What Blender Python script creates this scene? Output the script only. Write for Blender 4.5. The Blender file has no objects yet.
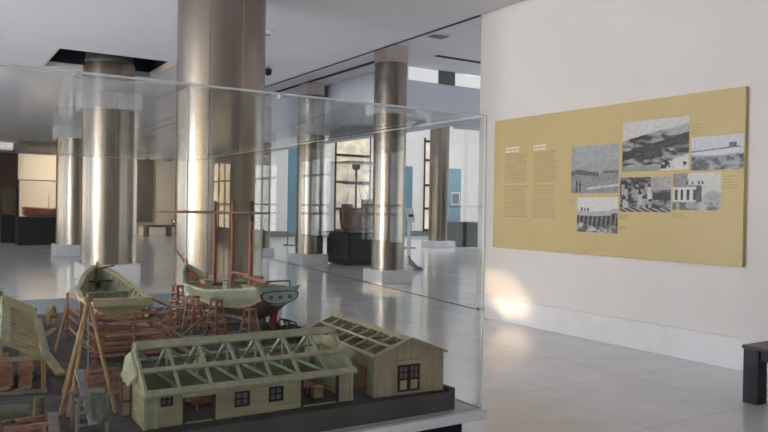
import bpy, math, random
import numpy as np
from mathutils import Vector, Matrix, Euler
random.seed(7)
SC = bpy.context.scene
COL = SC.collection
PI = math.pi
R = math.radians

# ------------------------------------------------------------------ materials
def mat(name, color=(.5, .5, .5), rough=.5, metal=0., spec=.5, emit=None, strength=0.):
    m = bpy.data.materials.new(name); m.use_nodes = True
    b = m.node_tree.nodes['Principled BSDF']
    b.inputs['Base Color'].default_value = (*color, 1)
    b.inputs['Roughness'].default_value = rough
    b.inputs['Metallic'].default_value = metal
    b.inputs['Specular IOR Level'].default_value = spec
    if emit:
        b.inputs['Emission Color'].default_value = (*emit, 1)
        b.inputs['Emission Strength'].default_value = strength
    return m

def vary(m, scale=(4, 4, 4), c0=None, c1=None, lo=.3, hi=.7, rough=None, bump=0., detail=4., coord='Object'):
    nt = m.node_tree; N = nt.nodes; L = nt.links; b = N['Principled BSDF']
    tc = N.new('ShaderNodeTexCoord'); mp = N.new('ShaderNodeMapping'); mp.inputs['Scale'].default_value = scale
    nz = N.new('ShaderNodeTexNoise'); nz.inputs['Scale'].default_value = 1.; nz.inputs['Detail'].default_value = detail
    L.new(tc.outputs[coord], mp.inputs['Vector']); L.new(mp.outputs['Vector'], nz.inputs['Vector'])
    if c0:
        rp = N.new('ShaderNodeValToRGB')
        rp.color_ramp.elements[0].position = lo; rp.color_ramp.elements[1].position = hi
        rp.color_ramp.elements[0].color = (*c0, 1); rp.color_ramp.elements[1].color = (*c1, 1)
        L.new(nz.outputs['Fac'], rp.inputs['Fac']); L.new(rp.outputs['Color'], b.inputs['Base Color'])
    if rough:
        mr = N.new('ShaderNodeMapRange'); mr.inputs['To Min'].default_value = rough[0]; mr.inputs['To Max'].default_value = rough[1]
        L.new(nz.outputs['Fac'], mr.inputs['Value']); L.new(mr.outputs['Result'], b.inputs['Roughness'])
    if bump:
        bp = N.new('ShaderNodeBump'); bp.inputs['Strength'].default_value = bump; bp.inputs['Distance'].default_value = .002
        L.new(nz.outputs['Fac'], bp.inputs['Height']); L.new(bp.outputs['Normal'], b.inputs['Normal'])
    return m

M = {}
M['wall'] = vary(mat('wall_paint', rough=.75, spec=.25), (1.5, 1.5, 1.5), (.665, .635, .615), (.695, .665, .65))
M['wallfar'] = vary(mat('far_wall_paint', rough=.7, spec=.25), (.8, .8, .8), (.70, .67, .64), (.75, .72, .70))
M['peach'] = vary(mat('peach_wall_paint', rough=.7, spec=.25), (.8, .8, .8), (.80, .68, .54), (.84, .73, .60))
M['ceiling'] = vary(mat('ceiling_paint', rough=.8, spec=.2), (.7, .7, .7), (.63, .63, .65), (.66, .66, .68))
M['bulk'] = vary(mat('bulkhead_paint', rough=.6, spec=.3), (.7, .7, .7), (.52, .55, .61), (.56, .59, .65))
M['skirt'] = vary(mat('skirting_marble', rough=.18, spec=.5), (3, 3, 3), (.66, .66, .67), (.72, .72, .73))
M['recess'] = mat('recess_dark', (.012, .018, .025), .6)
M['gap_column'] = mat('unlit_column_green', (.10, .13, .12), .5)  # tone of the unlit column in the gap, put into the colour
M['seam'] = mat('shadow_gap', (.03, .03, .03), .8)
M['beige_trim'] = mat('beige_trim', (.62, .52, .42), .6)
M['dark_wood'] = vary(mat('dark_wood_panelling', rough=.6, spec=.1), (3, 3, .6), (.018, .011, .008), (.045, .026, .018))
M['shutter'] = vary(mat('shutter_wood', rough=.6), (6, 6, 1), (.10, .08, .065), (.16, .13, .105))
M['black'] = vary(mat('black_lacquer', rough=.4, spec=.15), (3, 3, 3), (.008, .009, .010), (.014, .015, .017))
M['navy_black'] = vary(mat('bench_black', rough=.4), (6, 6, 6), (.012, .014, .022), (.02, .022, .032))
M['bench_top'] = vary(mat('bench_top', rough=.45), (10, 10, 10), (.05, .04, .045), (.085, .068, .072))
M['capital'] = vary(mat('capital_plaster', rough=.8, spec=.2), (4, 4, 4), (.55, .49, .44), (.60, .54, .49))
M['base_stone'] = vary(mat('column_base_stone', rough=.3), (3, 3, 3), (.62, .61, .62), (.70, .69, .70))
M['grey_metal'] = mat('grey_metal', (.22, .22, .22), .5, .6)
M['chrome'] = mat('chrome', (.7, .7, .7), .15, 1.)
M['blue'] = vary(mat('blue_banner', rough=.6), (3, 3, 3), (.17, .33, .43), (.21, .38, .48))
M['white_card'] = mat('white_board', (.72, .71, .72), .5)

def metal():
    m = mat('brushed_steel', (.62, .58, .53), .2, 1.)
    nt = m.node_tree; N = nt.nodes; L = nt.links; b = N['Principled BSDF']
    b.inputs['Anisotropic'].default_value = .3
    tg = N.new('ShaderNodeTangent'); tg.direction_type = 'RADIAL'; tg.axis = 'Z'
    L.new(tg.outputs[0], b.inputs['Tangent'])
    tc = N.new('ShaderNodeTexCoord'); mp = N.new('ShaderNodeMapping'); mp.inputs['Scale'].default_value = (7, 7, .12)
    nz = N.new('ShaderNodeTexNoise'); nz.inputs['Scale'].default_value = 1.; nz.inputs['Detail'].default_value = 5
    L.new(tc.outputs['Object'], mp.inputs[0]); L.new(mp.outputs[0], nz.inputs['Vector'])
    mr = N.new('ShaderNodeMapRange'); mr.inputs['To Min'].default_value = .22; mr.inputs['To Max'].default_value = .30
    L.new(nz.outputs['Fac'], mr.inputs['Value']); L.new(mr.outputs[0], b.inputs['Roughness'])
    rp = N.new('ShaderNodeValToRGB'); rp.color_ramp.elements[0].position = .3; rp.color_ramp.elements[1].position = .7
    rp.color_ramp.elements[0].color = (.27, .234, .197, 1); rp.color_ramp.elements[1].color = (.33, .29, .248, 1)
    L.new(nz.outputs['Fac'], rp.inputs['Fac']); L.new(rp.outputs['Color'], b.inputs['Base Color'])
    return m
M['steel'] = metal()

def floor_mat():
    m = mat('polished_floor', (.6, .59, .6), .12, 0, .55)
    nt = m.node_tree; N = nt.nodes; L = nt.links; b = N['Principled BSDF']
    tc = N.new('ShaderNodeTexCoord'); mp = N.new('ShaderNodeMapping'); mp.inputs['Location'].default_value = (.35, .2, 0)
    br = N.new('ShaderNodeTexBrick'); br.offset = 0.; br.inputs['Scale'].default_value = 1.
    br.inputs['Brick Width'].default_value = 1.2; br.inputs['Row Height'].default_value = 1.2
    br.inputs['Mortar Size'].default_value = .006; br.inputs['Mortar Smooth'].default_value = .3
    br.inputs['Color1'].default_value = (.74, .74, .765, 1); br.inputs['Color2'].default_value = (.70, .70, .73, 1)
    br.inputs['Mortar'].default_value = (.55, .55, .57, 1)
    L.new(tc.outputs['Object'], mp.inputs[0]); L.new(mp.outputs[0], br.inputs['Vector'])
    nz = N.new('ShaderNodeTexNoise'); nz.inputs['Scale'].default_value = 2.2; nz.inputs['Detail'].default_value = 8
    L.new(tc.outputs['Object'], nz.inputs['Vector'])
    mx = N.new('ShaderNodeMix'); mx.data_type = 'RGBA'; mx.blend_type = 'MULTIPLY'; mx.inputs['Factor'].default_value = .35
    rp = N.new('ShaderNodeValToRGB'); rp.color_ramp.elements[0].position = .35; rp.color_ramp.elements[1].position = .65
    rp.color_ramp.elements[0].color = (.78, .78, .79, 1); rp.color_ramp.elements[1].color = (1, 1, 1, 1)
    L.new(nz.outputs['Fac'], rp.inputs['Fac'])
    L.new(br.outputs['Color'], mx.inputs[6]); L.new(rp.outputs['Color'], mx.inputs[7]); L.new(mx.outputs[2], b.inputs['Base Color'])
    mr = N.new('ShaderNodeMapRange'); mr.inputs['To Min'].default_value = .08; mr.inputs['To Max'].default_value = .2
    L.new(nz.outputs['Fac'], mr.inputs['Value']); L.new(mr.outputs[0], b.inputs['Roughness'])
    return m
M['floor'] = floor_mat()

def glass(name, tint, refl=1.):
    m = bpy.data.materials.new(name); m.use_nodes = True
    nt = m.node_tree; N = nt.nodes; L = nt.links; N.clear()
    o = N.new('ShaderNodeOutputMaterial'); mx = N.new('ShaderNodeMixShader'); t = N.new('ShaderNodeBsdfTransparent')
    g = N.new('ShaderNodeBsdfGlossy'); g.inputs['Roughness'].default_value = .015
    t.inputs['Color'].default_value = (*tint, 1); g.inputs['Color'].default_value = (refl, refl, refl, 1)
    f = N.new('ShaderNodeFresnel'); f.inputs['IOR'].default_value = 1.5
    ge = N.new('ShaderNodeNewGeometry'); mr = N.new('ShaderNodeMapRange'); mr.inputs['To Min'].default_value = 1.5; mr.inputs['To Max'].default_value = 1 / 1.5
    L.new(ge.outputs['Backfacing'], mr.inputs['Value']); L.new(mr.outputs[0], f.inputs['IOR'])   # same reflectance on both faces of a pane
    L.new(f.outputs[0], mx.inputs[0]); L.new(t.outputs[0], mx.inputs[1]); L.new(g.outputs[0], mx.inputs[2]); L.new(mx.outputs[0], o.inputs[0])
    return m
M['glass'] = glass('case_glass', (.975, .985, .98), .2)
M['glass_top'] = glass('case_top_glass', (.975, .98, .985), .97)
M['glass_edge'] = mat('polished_glass_edge', (.78, .86, .85), .12, 0., .8)
M['glass_far'] = glass('far_case_glass', (.99, .99, .99), .4)

def lit(name, c, s):
    m = mat(name, (.5, .5, .5), .3, emit=c, strength=s); return m

def wood(name, c0, c1, scale=(25, 25, 25), rough=.7, bump=.25):
    return vary(mat(name, rough=rough, spec=.25), scale, c0, c1, .32, .68, bump=bump)
M['g_wall'] = wood('pale_green_boards', (.30, .295, .18), (.42, .405, .265), (9, 9, 60))
M['g_beam'] = wood('pale_green_beam', (.36, .375, .26), (.48, .48, .35), (40, 12, 40))
M['g_truss'] = wood('green_truss', (.25, .40, .31), (.36, .50, .40), (40, 40, 40))
M['tan_wall'] = wood('tan_boards', (.36, .30, .19), (.49, .415, .28), (60, 60, 8))
M['tan_beam'] = wood('tan_beam', (.36, .34, .22), (.47, .44, .30), (30, 12, 30))
M['frame_dark'] = wood('dark_window_frame', (.035, .025, .025), (.07, .05, .045))
M['pane'] = mat('small_window_pane', (.20, .20, .20), .15)
M['pane_pale'] = wood('pale_door_panel', (.42, .37, .25), (.52, .46, .33))
M['ground'] = vary(mat('diorama_ground', rough=.9, spec=.15), (14, 14, 14), (.085, .083, .092), (.15, .145, .158), bump=.6)
M['plinth_side'] = vary(mat('grey_board_side', rough=.65, spec=.25), (10, 10, 10), (.095, .088, .085), (.125, .116, .112))
M['water'] = vary(mat('painted_water', rough=.25), (20, 20, 20), (.14, .24, .34), (.20, .31, .42))
M['ledge'] = mat('white_ledge', (.74, .74, .78), .35)
M['hull_g'] = wood('pale_green_hull', (.43, .48, .34), (.56, .60, .46), (12, 12, 30), .5, .1)
M['hull_low'] = wood('grey_green_bottom', (.12, .13, .10), (.20, .20, .15), (14, 14, 30), .6, .1)
M['stern_blue'] = wood('blue_green_transom', (.36, .47, .46), (.46, .57, .55), (20, 20, 20), .5, .1)
M['deck'] = wood('grey_deck', (.26, .245, .18), (.40, .37, .28), (50, 8, 50))
M['mast'] = wood('red_brown_spar', (.27, .105, .06), (.42, .18, .105), (40, 40, 10), .5, .1)
M['dark_spar'] = wood('dark_brown_spar', (.13, .055, .035), (.22, .095, .06), (40, 40, 10), .5, .1)
M['red_wood'] = wood('reddish_scaffold_wood', (.33, .16, .105), (.52, .27, .18), (40, 40, 40))
M['pale_wood'] = wood('pale_timber', (.42, .34, .20), (.58, .48, .31), (30, 30, 30))
M['pole_wood'] = wood('brown_pole', (.33, .21, .10), (.47, .32, .17), (40, 40, 12))
M['grey_wood'] = wood('weathered_grey_timber', (.22, .20, .17), (.36, .33, .28), (30, 30, 30))
M['dark_timber'] = wood('dark_timber', (.06, .05, .045), (.12, .10, .09), (40, 40, 40))
M['orange_wood'] = wood('orange_post', (.42, .22, .09), (.56, .32, .15), (40, 40, 40))
M['log_green'] = wood('grey_green_log', (.15, .16, .11), (.24, .24, .17), (30, 30, 30))
M['cloth_green'] = wood('green_tarpaulin', (.16, .19, .14), (.24, .27, .20), (15, 15, 15), .8)
M['cloth_grey'] = wood('grey_canvas', (.30, .30, .32), (.45, .45, .47), (15, 15, 15), .8)
M['red_paint'] = mat('red_paint', (.20, .035, .03), .5)
M['boat2'] = wood('yellow_green_planking', (.40, .365, .22), (.52, .475, .30), (14, 14, 30), .5, .1)
M['boat_rim'] = wood('pale_boat_rim', (.46, .42, .26), (.60, .55, .37), (14, 14, 30), .5, .1)
M['boat2_in'] = wood('grey_green_interior', (.26, .28, .19), (.42, .43, .31), (20, 20, 20), .6, .1)
M['mustard'] = vary(mat('mustard_panel', rough=.45, spec=.35), (2, 2, 2), (.50, .39, .185), (.53, .415, .20))
M['ink'] = mat('brown_print', (.33, .25, .115), .5)
M['white_ink'] = mat('white_print', (.72, .68, .58), .5)
M['model_red'] = wood('varnished_red_hull', (.32, .075, .035), (.48, .13, .06), (8, 8, 8), .25, .05)
M['model_tan'] = wood('varnished_tan_deck', (.50, .33, .16), (.62, .43, .24), (8, 8, 8), .35, .05)
M['model_dark'] = wood('dark_brown_model_hull', (.11, .055, .035), (.20, .105, .07), (8, 8, 8), .5, .05)
M['bark'] = wood('rough_bark', (.17, .14, .09), (.28, .23, .16), (40, 40, 20))
M['dirty_glass'] = mat('window_daylight', (.4, .4, .4), .3)

def vcol_mat():
    m = mat('photo_print', (.5, .5, .5), .4, spec=.4)
    a = m.node_tree.nodes.new('ShaderNodeAttribute'); a.attribute_name = 'Col'
    m.node_tree.links.new(a.outputs['Color'], m.node_tree.nodes['Principled BSDF'].inputs['Base Color'])
    return m
M['print'] = vcol_mat()

# ------------------------------------------------------------------ geometry helpers
ORG = {}
class MB:
    def __init__(s): s.v = []; s.f = []; s.mi = []; s.sm = []; s.cur = 0
    def add(s, vs, fs, smooth=False):
        o = len(s.v); s.v += [tuple(Vector(p)) for p in vs]
        for f in fs: s.f.append([o + i for i in f]); s.mi.append(s.cur); s.sm.append(smooth)
        return s
    def box(s, x0, x1, y0, y1, z0, z1, mtx=None):
        vs = [Vector((x, y, z)) for z in (z0, z1) for y in (y0, y1) for x in (x0, x1)]
        if mtx: vs = [mtx @ v for v in vs]
        return s.add(vs, [(0, 2, 3, 1), (4, 5, 7, 6), (0, 1, 5, 4), (2, 6, 7, 3), (0, 4, 6, 2), (1, 3, 7, 5)])
    def beam(s, p, q, w, h=None, up=(0, 0, 1)):
        p = Vector(p); q = Vector(q); h = h or w; d = (q - p).normalized(); u = Vector(up)
        if abs(d.dot(u)) > .98: u = Vector((0, 1, 0))
        a = d.cross(u).normalized(); b = a.cross(d).normalized()
        vs = [c + a * (i * w / 2) + b * (j * h / 2) for c in (p, q) for i, j in ((-1, -1), (1, -1), (1, 1), (-1, 1))]
        return s.add(vs, [(3, 2, 1, 0), (4, 5, 6, 7), (0, 1, 5, 4), (1, 2, 6, 5), (2, 3, 7, 6), (3, 0, 4, 7)])
    def tube(s, pts, r, n=10, caps=True):
        pts = [Vector(p) for p in pts]; k = len(pts); rr = r if isinstance(r, (list, tuple)) else [r] * k
        vs = []; fs = []
        for i, p in enumerate(pts):
            d = (pts[min(i + 1, k - 1)] - pts[max(i - 1, 0)]).normalized()
            u = Vector((0, 0, 1)) if abs(d.z) < .9 else Vector((0, 1, 0))
            a = d.cross(u).normalized(); b = d.cross(a).normalized()
            vs += [p + (a * math.cos(2 * PI * j / n) + b * math.sin(2 * PI * j / n)) * rr[i] for j in range(n)]
        for i in range(k - 1):
            for j in range(n): fs.append((i * n + j, i * n + (j + 1) % n, (i + 1) * n + (j + 1) % n, (i + 1) * n + j))
        s.add(vs, fs, True)
        if caps: s.add(vs[:n], [tuple(range(n))]); s.add(vs[-n:], [tuple(range(n))[::-1]])
        return s
    def lathe(s, prof, c=(0, 0, 0), n=48, close=True):
        c = Vector(c); vs = []; fs = []; k = len(prof)
        for r, z in prof: vs += [c + Vector((r * math.cos(2 * PI * j / n), r * math.sin(2 * PI * j / n), z)) for j in range(n)]
        for i in range(k - 1):
            for j in range(n): fs.append((i * n + j, i * n + (j + 1) % n, (i + 1) * n + (j + 1) % n, (i + 1) * n + j))
        s.add(vs, fs, True)
        if close: s.add(vs[:n], [tuple(range(n))[::-1]]); s.add(vs[-n:], [tuple(range(n))])
        return s
    def prism(s, poly, ext):
        n = len(poly); e = Vector(ext); a = [Vector(p) for p in poly]
        vs = a + [p + e for p in a]
        return s.add(vs, [tuple(range(n))[::-1], tuple(range(n, 2 * n))] + [(i, (i + 1) % n, n + (i + 1) % n, n + i) for i in range(n)])
    def grid(s, rows, smooth=True, close=False):
        k = len(rows[0]); vs = [p for r in rows for p in r]; fs = []
        for i in range(len(rows) - 1):
            for j in range(k if close else k - 1):
                fs.append((i * k + j, i * k + (j + 1) % k, (i + 1) * k + (j + 1) % k, (i + 1) * k + j))
        return s.add(vs, fs, smooth)
    def build(s, name, m, parent=None, loc=None, solid=0., bevel=0., clear=True):
        if parent is not None: org = Vector(ORG[parent.name])
        elif loc is not None: org = Vector(loc)
        else: org = Vector((0, 0, 0))
        me = bpy.data.meshes.new(name)
        me.from_pydata([tuple(Vector(v) - org) for v in s.v], [], s.f)
        for mm in (m if isinstance(m, (list, tuple)) else [m]): me.materials.append(mm)
        for p, i, q in zip(me.polygons, s.mi, s.sm): p.material_index = i; p.use_smooth = q
        me.update()
        o = bpy.data.objects.new(name, me); COL.objects.link(o)
        ORG[o.name] = tuple(org)
        if parent is not None: o.parent = parent
        else: o.location = org
        if solid:
            d = o.modifiers.new('solid', 'SOLIDIFY'); d.thickness = solid; d.offset = 0
        if bevel:
            d = o.modifiers.new('bevel', 'BEVEL'); d.width = bevel; d.segments = 2; d.limit_method = 'ANGLE'
        return o

def tag(o, label, cat, group=None, kind=None):
    o['label'] = label; o['category'] = cat
    if group: o['group'] = group
    if kind: o['kind'] = kind
    return o
def thing(name, label, cat, loc, group=None, kind='thing'):
    o = bpy.data.objects.new(name, None); COL.objects.link(o); o.location = loc; o.empty_display_size = .1
    ORG[o.name] = tuple(loc)
    return tag(o, label, cat, group, kind)
def struct(name, mb, m, loc=None, **k):
    o = mb.build(name, m, None, loc, **k); o['kind'] = 'structure'; return o
def dup(root, loc, rotz=0., label=None, scale=None):
    r = root.copy(); COL.objects.link(r); r.location = loc; r.rotation_euler = (0, 0, rotz)
    if scale: r.scale = scale
    if label: r['label'] = label
    for ch in list(root.children):
        c = ch.copy(); COL.objects.link(c); c.parent = r
        for g in ch.children:
            d = g.copy(); COL.objects.link(d); d.parent = c
    return r
def B(*a): return MB().box(*a)

# ------------------------------------------------------------------ camera
F = 730.; EYE = 1.55; YAW = R(32.3); PITCH = R(-.575); ROLL = R(.957)
fw = Vector((math.sin(YAW) * math.cos(PITCH), math.cos(YAW) * math.cos(PITCH), math.sin(PITCH)))
r0 = Vector((math.cos(YAW), -math.sin(YAW), 0)); u0 = r0.cross(fw)
rt = r0 * math.cos(ROLL) + u0 * math.sin(ROLL); up = u0 * math.cos(ROLL) - r0 * math.sin(ROLL)
cd = bpy.data.cameras.new('camera'); cam = bpy.data.objects.new('camera', cd); COL.objects.link(cam)
cd.sensor_width = 36; cd.lens = 36 * F / 768; cd.clip_start = .02; cd.clip_end = 200
mw = Matrix((rt, up, -fw)).transposed().to_4x4(); mw.translation = (0, 0, EYE)
cam.matrix_world = mw
SC.camera = cam

# ------------------------------------------------------------------ room shell
WX = 6.9; WYE = 8.33; CZ = 4.4; CU = 4.95; XL = -8.; YB = -6.
struct('floor', B(XL, 31, YB, 39, -.1, 0), M['floor'])
hx0, hx1, hy0, hy1 = 2.06, 4.34, 14.6, 16.72
c = MB().box(XL, hx0, YB, 39, CZ, CZ + .12).box(hx1, 6.85, YB, 39, CZ, CZ + .12).box(hx0, hx1, YB, hy0, CZ, CZ + .12).box(hx0, hx1, hy1, 39, CZ, CZ + .12)
struct('ceiling', c, M['ceiling'])
struct('ceiling_upper', MB().box(7.3, 9.5, YB, 39, CU, CU + .1).box(6.85, 7.3, WYE, 39, CU, CU + .1).box(9.5, 31, YB, 14.45, CU, CU + .1), M['ceiling'])
struct('ceiling_riser', B(6.83, 6.88, WYE, 39, CZ + .1, CU + .1), M['ceiling'])
struct('trim_1', B(6.845, 6.885, WYE, 39, CZ - .012, CZ + .1), M['seam'])
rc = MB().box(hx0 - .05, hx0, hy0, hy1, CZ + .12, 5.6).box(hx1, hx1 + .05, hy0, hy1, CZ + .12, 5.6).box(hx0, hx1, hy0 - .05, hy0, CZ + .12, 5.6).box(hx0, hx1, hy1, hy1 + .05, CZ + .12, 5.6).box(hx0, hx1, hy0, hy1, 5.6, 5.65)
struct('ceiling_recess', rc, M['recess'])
tr = MB().box(hx0, hx0 + .05, hy0, hy1, CZ - .004, CZ + .13).box(hx1 - .05, hx1, hy0, hy1, CZ - .004, CZ + .13)
struct('trim_2', tr, M['beige_trim'])
# right wall, its skirting, and the space beyond its end
struct('wall_right', B(WX, 7.3, YB, WYE, 0, 5.05), M['wall'])
struct('baseboard_right', MB().box(WX - .03, WX, YB, WYE, 0, .32), M['skirt'], bevel=.004)
struct('wall_back', B(XL - .2, 7.3, YB - .2, YB, 0, 5), M['wall'])
struct('wall_far', MB().box(12.4, 31, 34.6, 34.9, 0, 9.2), M['wallfar'])
struct('baseboard_far', B(12.4, 31, 34.56, 34.6, 0, .3), M['grey_metal'])
struct('wall_far_left', B(XL, 12.4, 38.8, 39.1, 0, 5), M['peach'])
struct('wall_jog', B(12.4, 12.7, 34.9, 39, 0, 9.2), M['wallfar'])
struct('wall_east', B(31, 31.2, YB, 39, 0, 9.2), M['wallfar'])
struct('ceiling_hall', B(11.4, 31.2, 14.45, 39, 9.2, 9.3), M['ceiling'])
struct('wall_annex', MB().box(7.3, 16, YB - .2, YB, 0, 5).box(15.8, 16, YB, 14.3, 0, .4).box(15.8, 16, YB, 14.3, 3.9, 5).box(15.8, 16, YB, 1, .4, 3.9).box(15.8, 16, 13, 14.3, .4, 3.9), M['wall'])
struct('window_15', B(15.84, 15.88, 1, 13, .4, 3.9), lit('annex_fill_glow', (.93, .97, 1.), 2.2))  # unseen glowing pane, added to light the upper ceiling and bulkhead
struct('wall_upper', MB().box(11.4, 31, 14.3, 14.45, CU + .1, 9.3).box(11.3, 11.4, 14.45, 39, CU, 9.3), M['wallfar'])
# gallery bulkhead that hangs round the hall
struct('wall_bulkhead', MB().box(9.5, 11.4, 14.45, 34.6, 3.68, CU + .1), M['bulk'])
struct('wall_gallery', MB().box(11.4, 31, 14.45, 14.8, 3.62, 4.66), M['bulk'])
struct('window_16', B(9.75, 20, 14.425, 14.448, 4.64, 4.94), lit('gap_glow', (.96, .98, .97), .62))  # added glowing strip, stands for the bright hall behind a gap
struct('gap_column_panel', MB().box(10.62, 11.12, 14.40, 14.424, 4.62, 4.95), M['gap_column'])  # dark panel standing for the unlit column behind the gap
struct('trim_3', MB().box(8.75, 8.87, 13.2, 34, CU - .015, CU + .02), M['seam'])
struct('trim_4', MB().box(9.55, 20, 13.0, 13.12, CU - .015, CU + .02), M['seam'])
struct('trim_5', MB().beam((8.85, 20.6, .002), (7.28, 8.4, .002), .035, .006), M['seam'])
struct('trim_6', MB().box(XL, 6.8, 33.6, 34.1, 4.18, CZ), M['beige_trim'])
# dark panelling at the far left end
pn = MB().box(-4, 3.82, 38.66, 38.8, 0, 4.0)
for i in range(9): pn.box(-4 + i * .86, -3.93 + i * .86, 38.62, 38.66, 0, 4.0)
pn.box(-4, 3.82, 38.62, 38.66, 1.0, 1.1).box(-4, 3.82, 38.62, 38.66, 2.6, 2.7)
struct('wall_panelling', pn, M['dark_wood'])

# left wall with tall daylit windows (outside the picture, seen in the steel and the glass)
ys = [-3.5, 1.2, 5.8, 9.8, 14.2, 18.6, 23., 27.4, 32.5]  # windows by the camera and the farthest are added as fill light
WW = 1.25
wl = MB(); prev = YB
for y in ys:
    wl.box(XL - .25, XL, prev, y - WW, 0, 5); wl.box(XL - .25, XL, y - WW, y + WW, 0, .5); wl.box(XL - .25, XL, y - WW, y + WW, 3.7, 5); prev = y + WW
wl.box(XL - .25, XL, prev, 39, 0, 5)
struct('wall_left', wl, M['wall'])
DAY = (.90, .95, 1.0); WARM = (1., .76, .48)
for i, y in enumerate(ys):
    warm = i in (2, 8)
    s = [7, 8, 17, 52, 6, 8, 9, 11, 14][i]
    m = lit('window_sky_%d' % i, WARM if warm else DAY, s)
    w = struct('window_%d' % (i + 1), B(XL - .14, XL - .12, y - WW, y + WW, .5, 3.7), m)
    fr = MB()
    for k in range(4): fr.box(XL - .12, XL - .06, y - WW + k * (2 * WW - .08) / 3, y - WW + .08 + k * (2 * WW - .08) / 3, .5, 3.7)
    for z in (.5, 1.6, 2.65, 3.62): fr.box(XL - .12, XL - .06, y - WW, y + WW, z, z + .08)
    fo = fr.build('window_frame', M['grey_metal'], w)
# added hall light panel and far windows
struct('window_10', B(14, 29, 17, 33, 9.16, 9.19), lit('hall_fill_glow', (.94, .97, 1.), 3.0))  # glowing panel out of view, added to light the hall
def far_window(n, x0, x1, bars, m):
    w = struct('window_%d' % n, B(x0, x1, 34.55, 34.585, .3, 5.6), m)
    f = MB().box(x0 - .05, x0, 34.5, 34.6, .2, 5.7).box(x1, x1 + .05, 34.5, 34.6, .2, 5.7)
    for z in bars: f.box(x0, x1, 34.47, 34.56, z - .07, z + .07)
    f.build('window_frame', M['frame_dark'], w)
def far_pane(name, warmc, a, b):
    m = mat(name, (.55, .5, .45), .3); nt = m.node_tree; N = nt.nodes; L = nt.links
    tc = N.new('ShaderNodeTexCoord'); nz = N.new('ShaderNodeTexNoise'); nz.inputs['Scale'].default_value = 1.3; nz.inputs['Detail'].default_value = 6
    rp = N.new('ShaderNodeValToRGB'); rp.color_ramp.elements[0].position = .42; rp.color_ramp.elements[1].position = .62
    rp.color_ramp.elements[0].color = (*a, 1); rp.color_ramp.elements[1].color = (*b, 1)
    L.new(tc.outputs['Object'], nz.inputs['Vector']); L.new(nz.outputs['Fac'], rp.inputs['Fac'])
    bs = N['Principled BSDF']; L.new(rp.outputs['Color'], bs.inputs['Emission Color']); bs.inputs['Emission Strength'].default_value = 1.
    return m
far_window(11, 18.75, 20.85, (.35, 1.5, 2.95, 4.4, 5.5), far_pane('foliage_light', WARM, (.30, .24, .19), (.9, .68, .42)))
far_window(12, 24.6, 25.7, (.35, 1.6, 2.95, 4.4, 5.5), far_pane('yard_light', WARM, (.55, .45, .36), (.9, .75, .58)))
far_window(13, 13.2, 14.2, (.35, 1.6, 2.95, 4.4, 5.5), far_pane('court_light', WARM, (.18, .16, .14), (.42, .38, .32)))
struct('window_14', B(1.5, 3.6, 38.74, 38.79, 4.02, 4.36), lit('reflection_glow', (1, .97, .92), 4.))  # glowing strip standing for a bright reflection in the case glass

# ------------------------------------------------------------------ columns
def column(x, y, r, ztop, base, label, cap=None, shaft_top=None, plain_top=None):
    t = thing('steel_column', label, 'column', (x, y, 0), 'steel-clad columns of the hall')
    s, h = base
    MB().box(x - s / 2, x + s / 2, y - s / 2, y + s / 2, 0, h).build('base', M['base_stone'], t, bevel=.01)
    if not plain_top: ztop -= .004
    st = shaft_top or ztop
    MB().lathe([(r, h), (r, st)], (x, y, 0), 72).build('shaft', M['steel'], t)
    if cap:
        MB().box(x - cap / 2, x + cap / 2, y - cap / 2, y + cap / 2, st, ztop).build('capital', M['capital'], t)
    if plain_top:
        MB().lathe([(r * .93, st), (r * .93, st + .12), (r * .9, st + .12), (r * .9, plain_top)], (x, y, 0), 48).build('collar', M['grey_metal'], t)
    return t
c1 = column(3.24, 9.1, .555, CZ, (1.25, .32), 'thick steel-clad column right behind the ship model, tallest and widest in view')
a = R(236)
MB().box(-.004, .004, -.003, .003, .32, CZ, Matrix.Translation((3.24 + .555 * math.cos(a), 9.1 + .555 * math.sin(a), 0))).build('cladding_seam', M['grey_metal'], c1)
column(3.24, 15.85, .51, CZ + .02, (1.1, .33), 'thick steel column rising into the dark square ceiling recess', plain_top=5.6)
column(3.85, 23.5, .51, CZ, (1.1, .33), 'steel column beside the red boat case, partly hidden by the column at the recess')
column(9.05, 18.15, .375, CU, (.78, .28), 'slim steel column left of the dark ship case, with pale square capital', cap=.52, shaft_top=4.62)
column(8.3, 12.95, .345, CU, (.76, .28), 'slim steel column right of the dark ship case, with pale square capital', cap=.52, shaft_top=4.58)
column(17.8, 24.0, .40, 9.2, (1.0, .28), 'steel column under the grey gallery bulkhead beside the small black case')
column(8.75, 21.1, .37, CU, (.78, .28), 'steel column mostly hidden behind the thickest column, seen on its right edge', cap=.52, shaft_top=4.6)

# ------------------------------------------------------------------ ceiling fittings
t = thing('smoke_detector', 'small round white smoke detector on the ceiling right of the thickest column', 'smoke detector', (4.71, 11.07, CZ))
MB().lathe([(.12, 0), (.12, -.03), (.08, -.06), (.02, -.062)], (4.71, 11.07, CZ), 24).build('housing', M['ceiling'], t)
MB().lathe([(.05, -.06), (.04, -.075)], (4.71, 11.07, CZ), 16).build('sensor', M['grey_metal'], t)
t = thing('security_camera', 'small dark security camera hanging from the ceiling beside the thickest column', 'camera', (5.9, 13.83, CZ))
MB().tube([(5.9, 13.83, CZ), (5.9, 13.83, CZ - .06)], .03).build('mount', M['grey_metal'], t)
MB().lathe([(.07, -.05), (.08, -.11), (.06, -.17), (.02, -.19)], (5.9, 13.83, CZ), 16).build('dome', M['black'], t)
t = thing('ceiling_grille', 'rectangular grey air grille in the upper ceiling near the right wall end', 'air vent', (8.48, 11.55, CU))
MB().box(8.3, 8.68, 11.4, 11.7, CU - .02, CU + .01).build('frame', M['ceiling'], t)
g = MB()
for i in range(7): g.box(8.33, 8.65, 11.43 + i * .037, 11.452 + i * .037, CU - .032, CU - .018)
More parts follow.
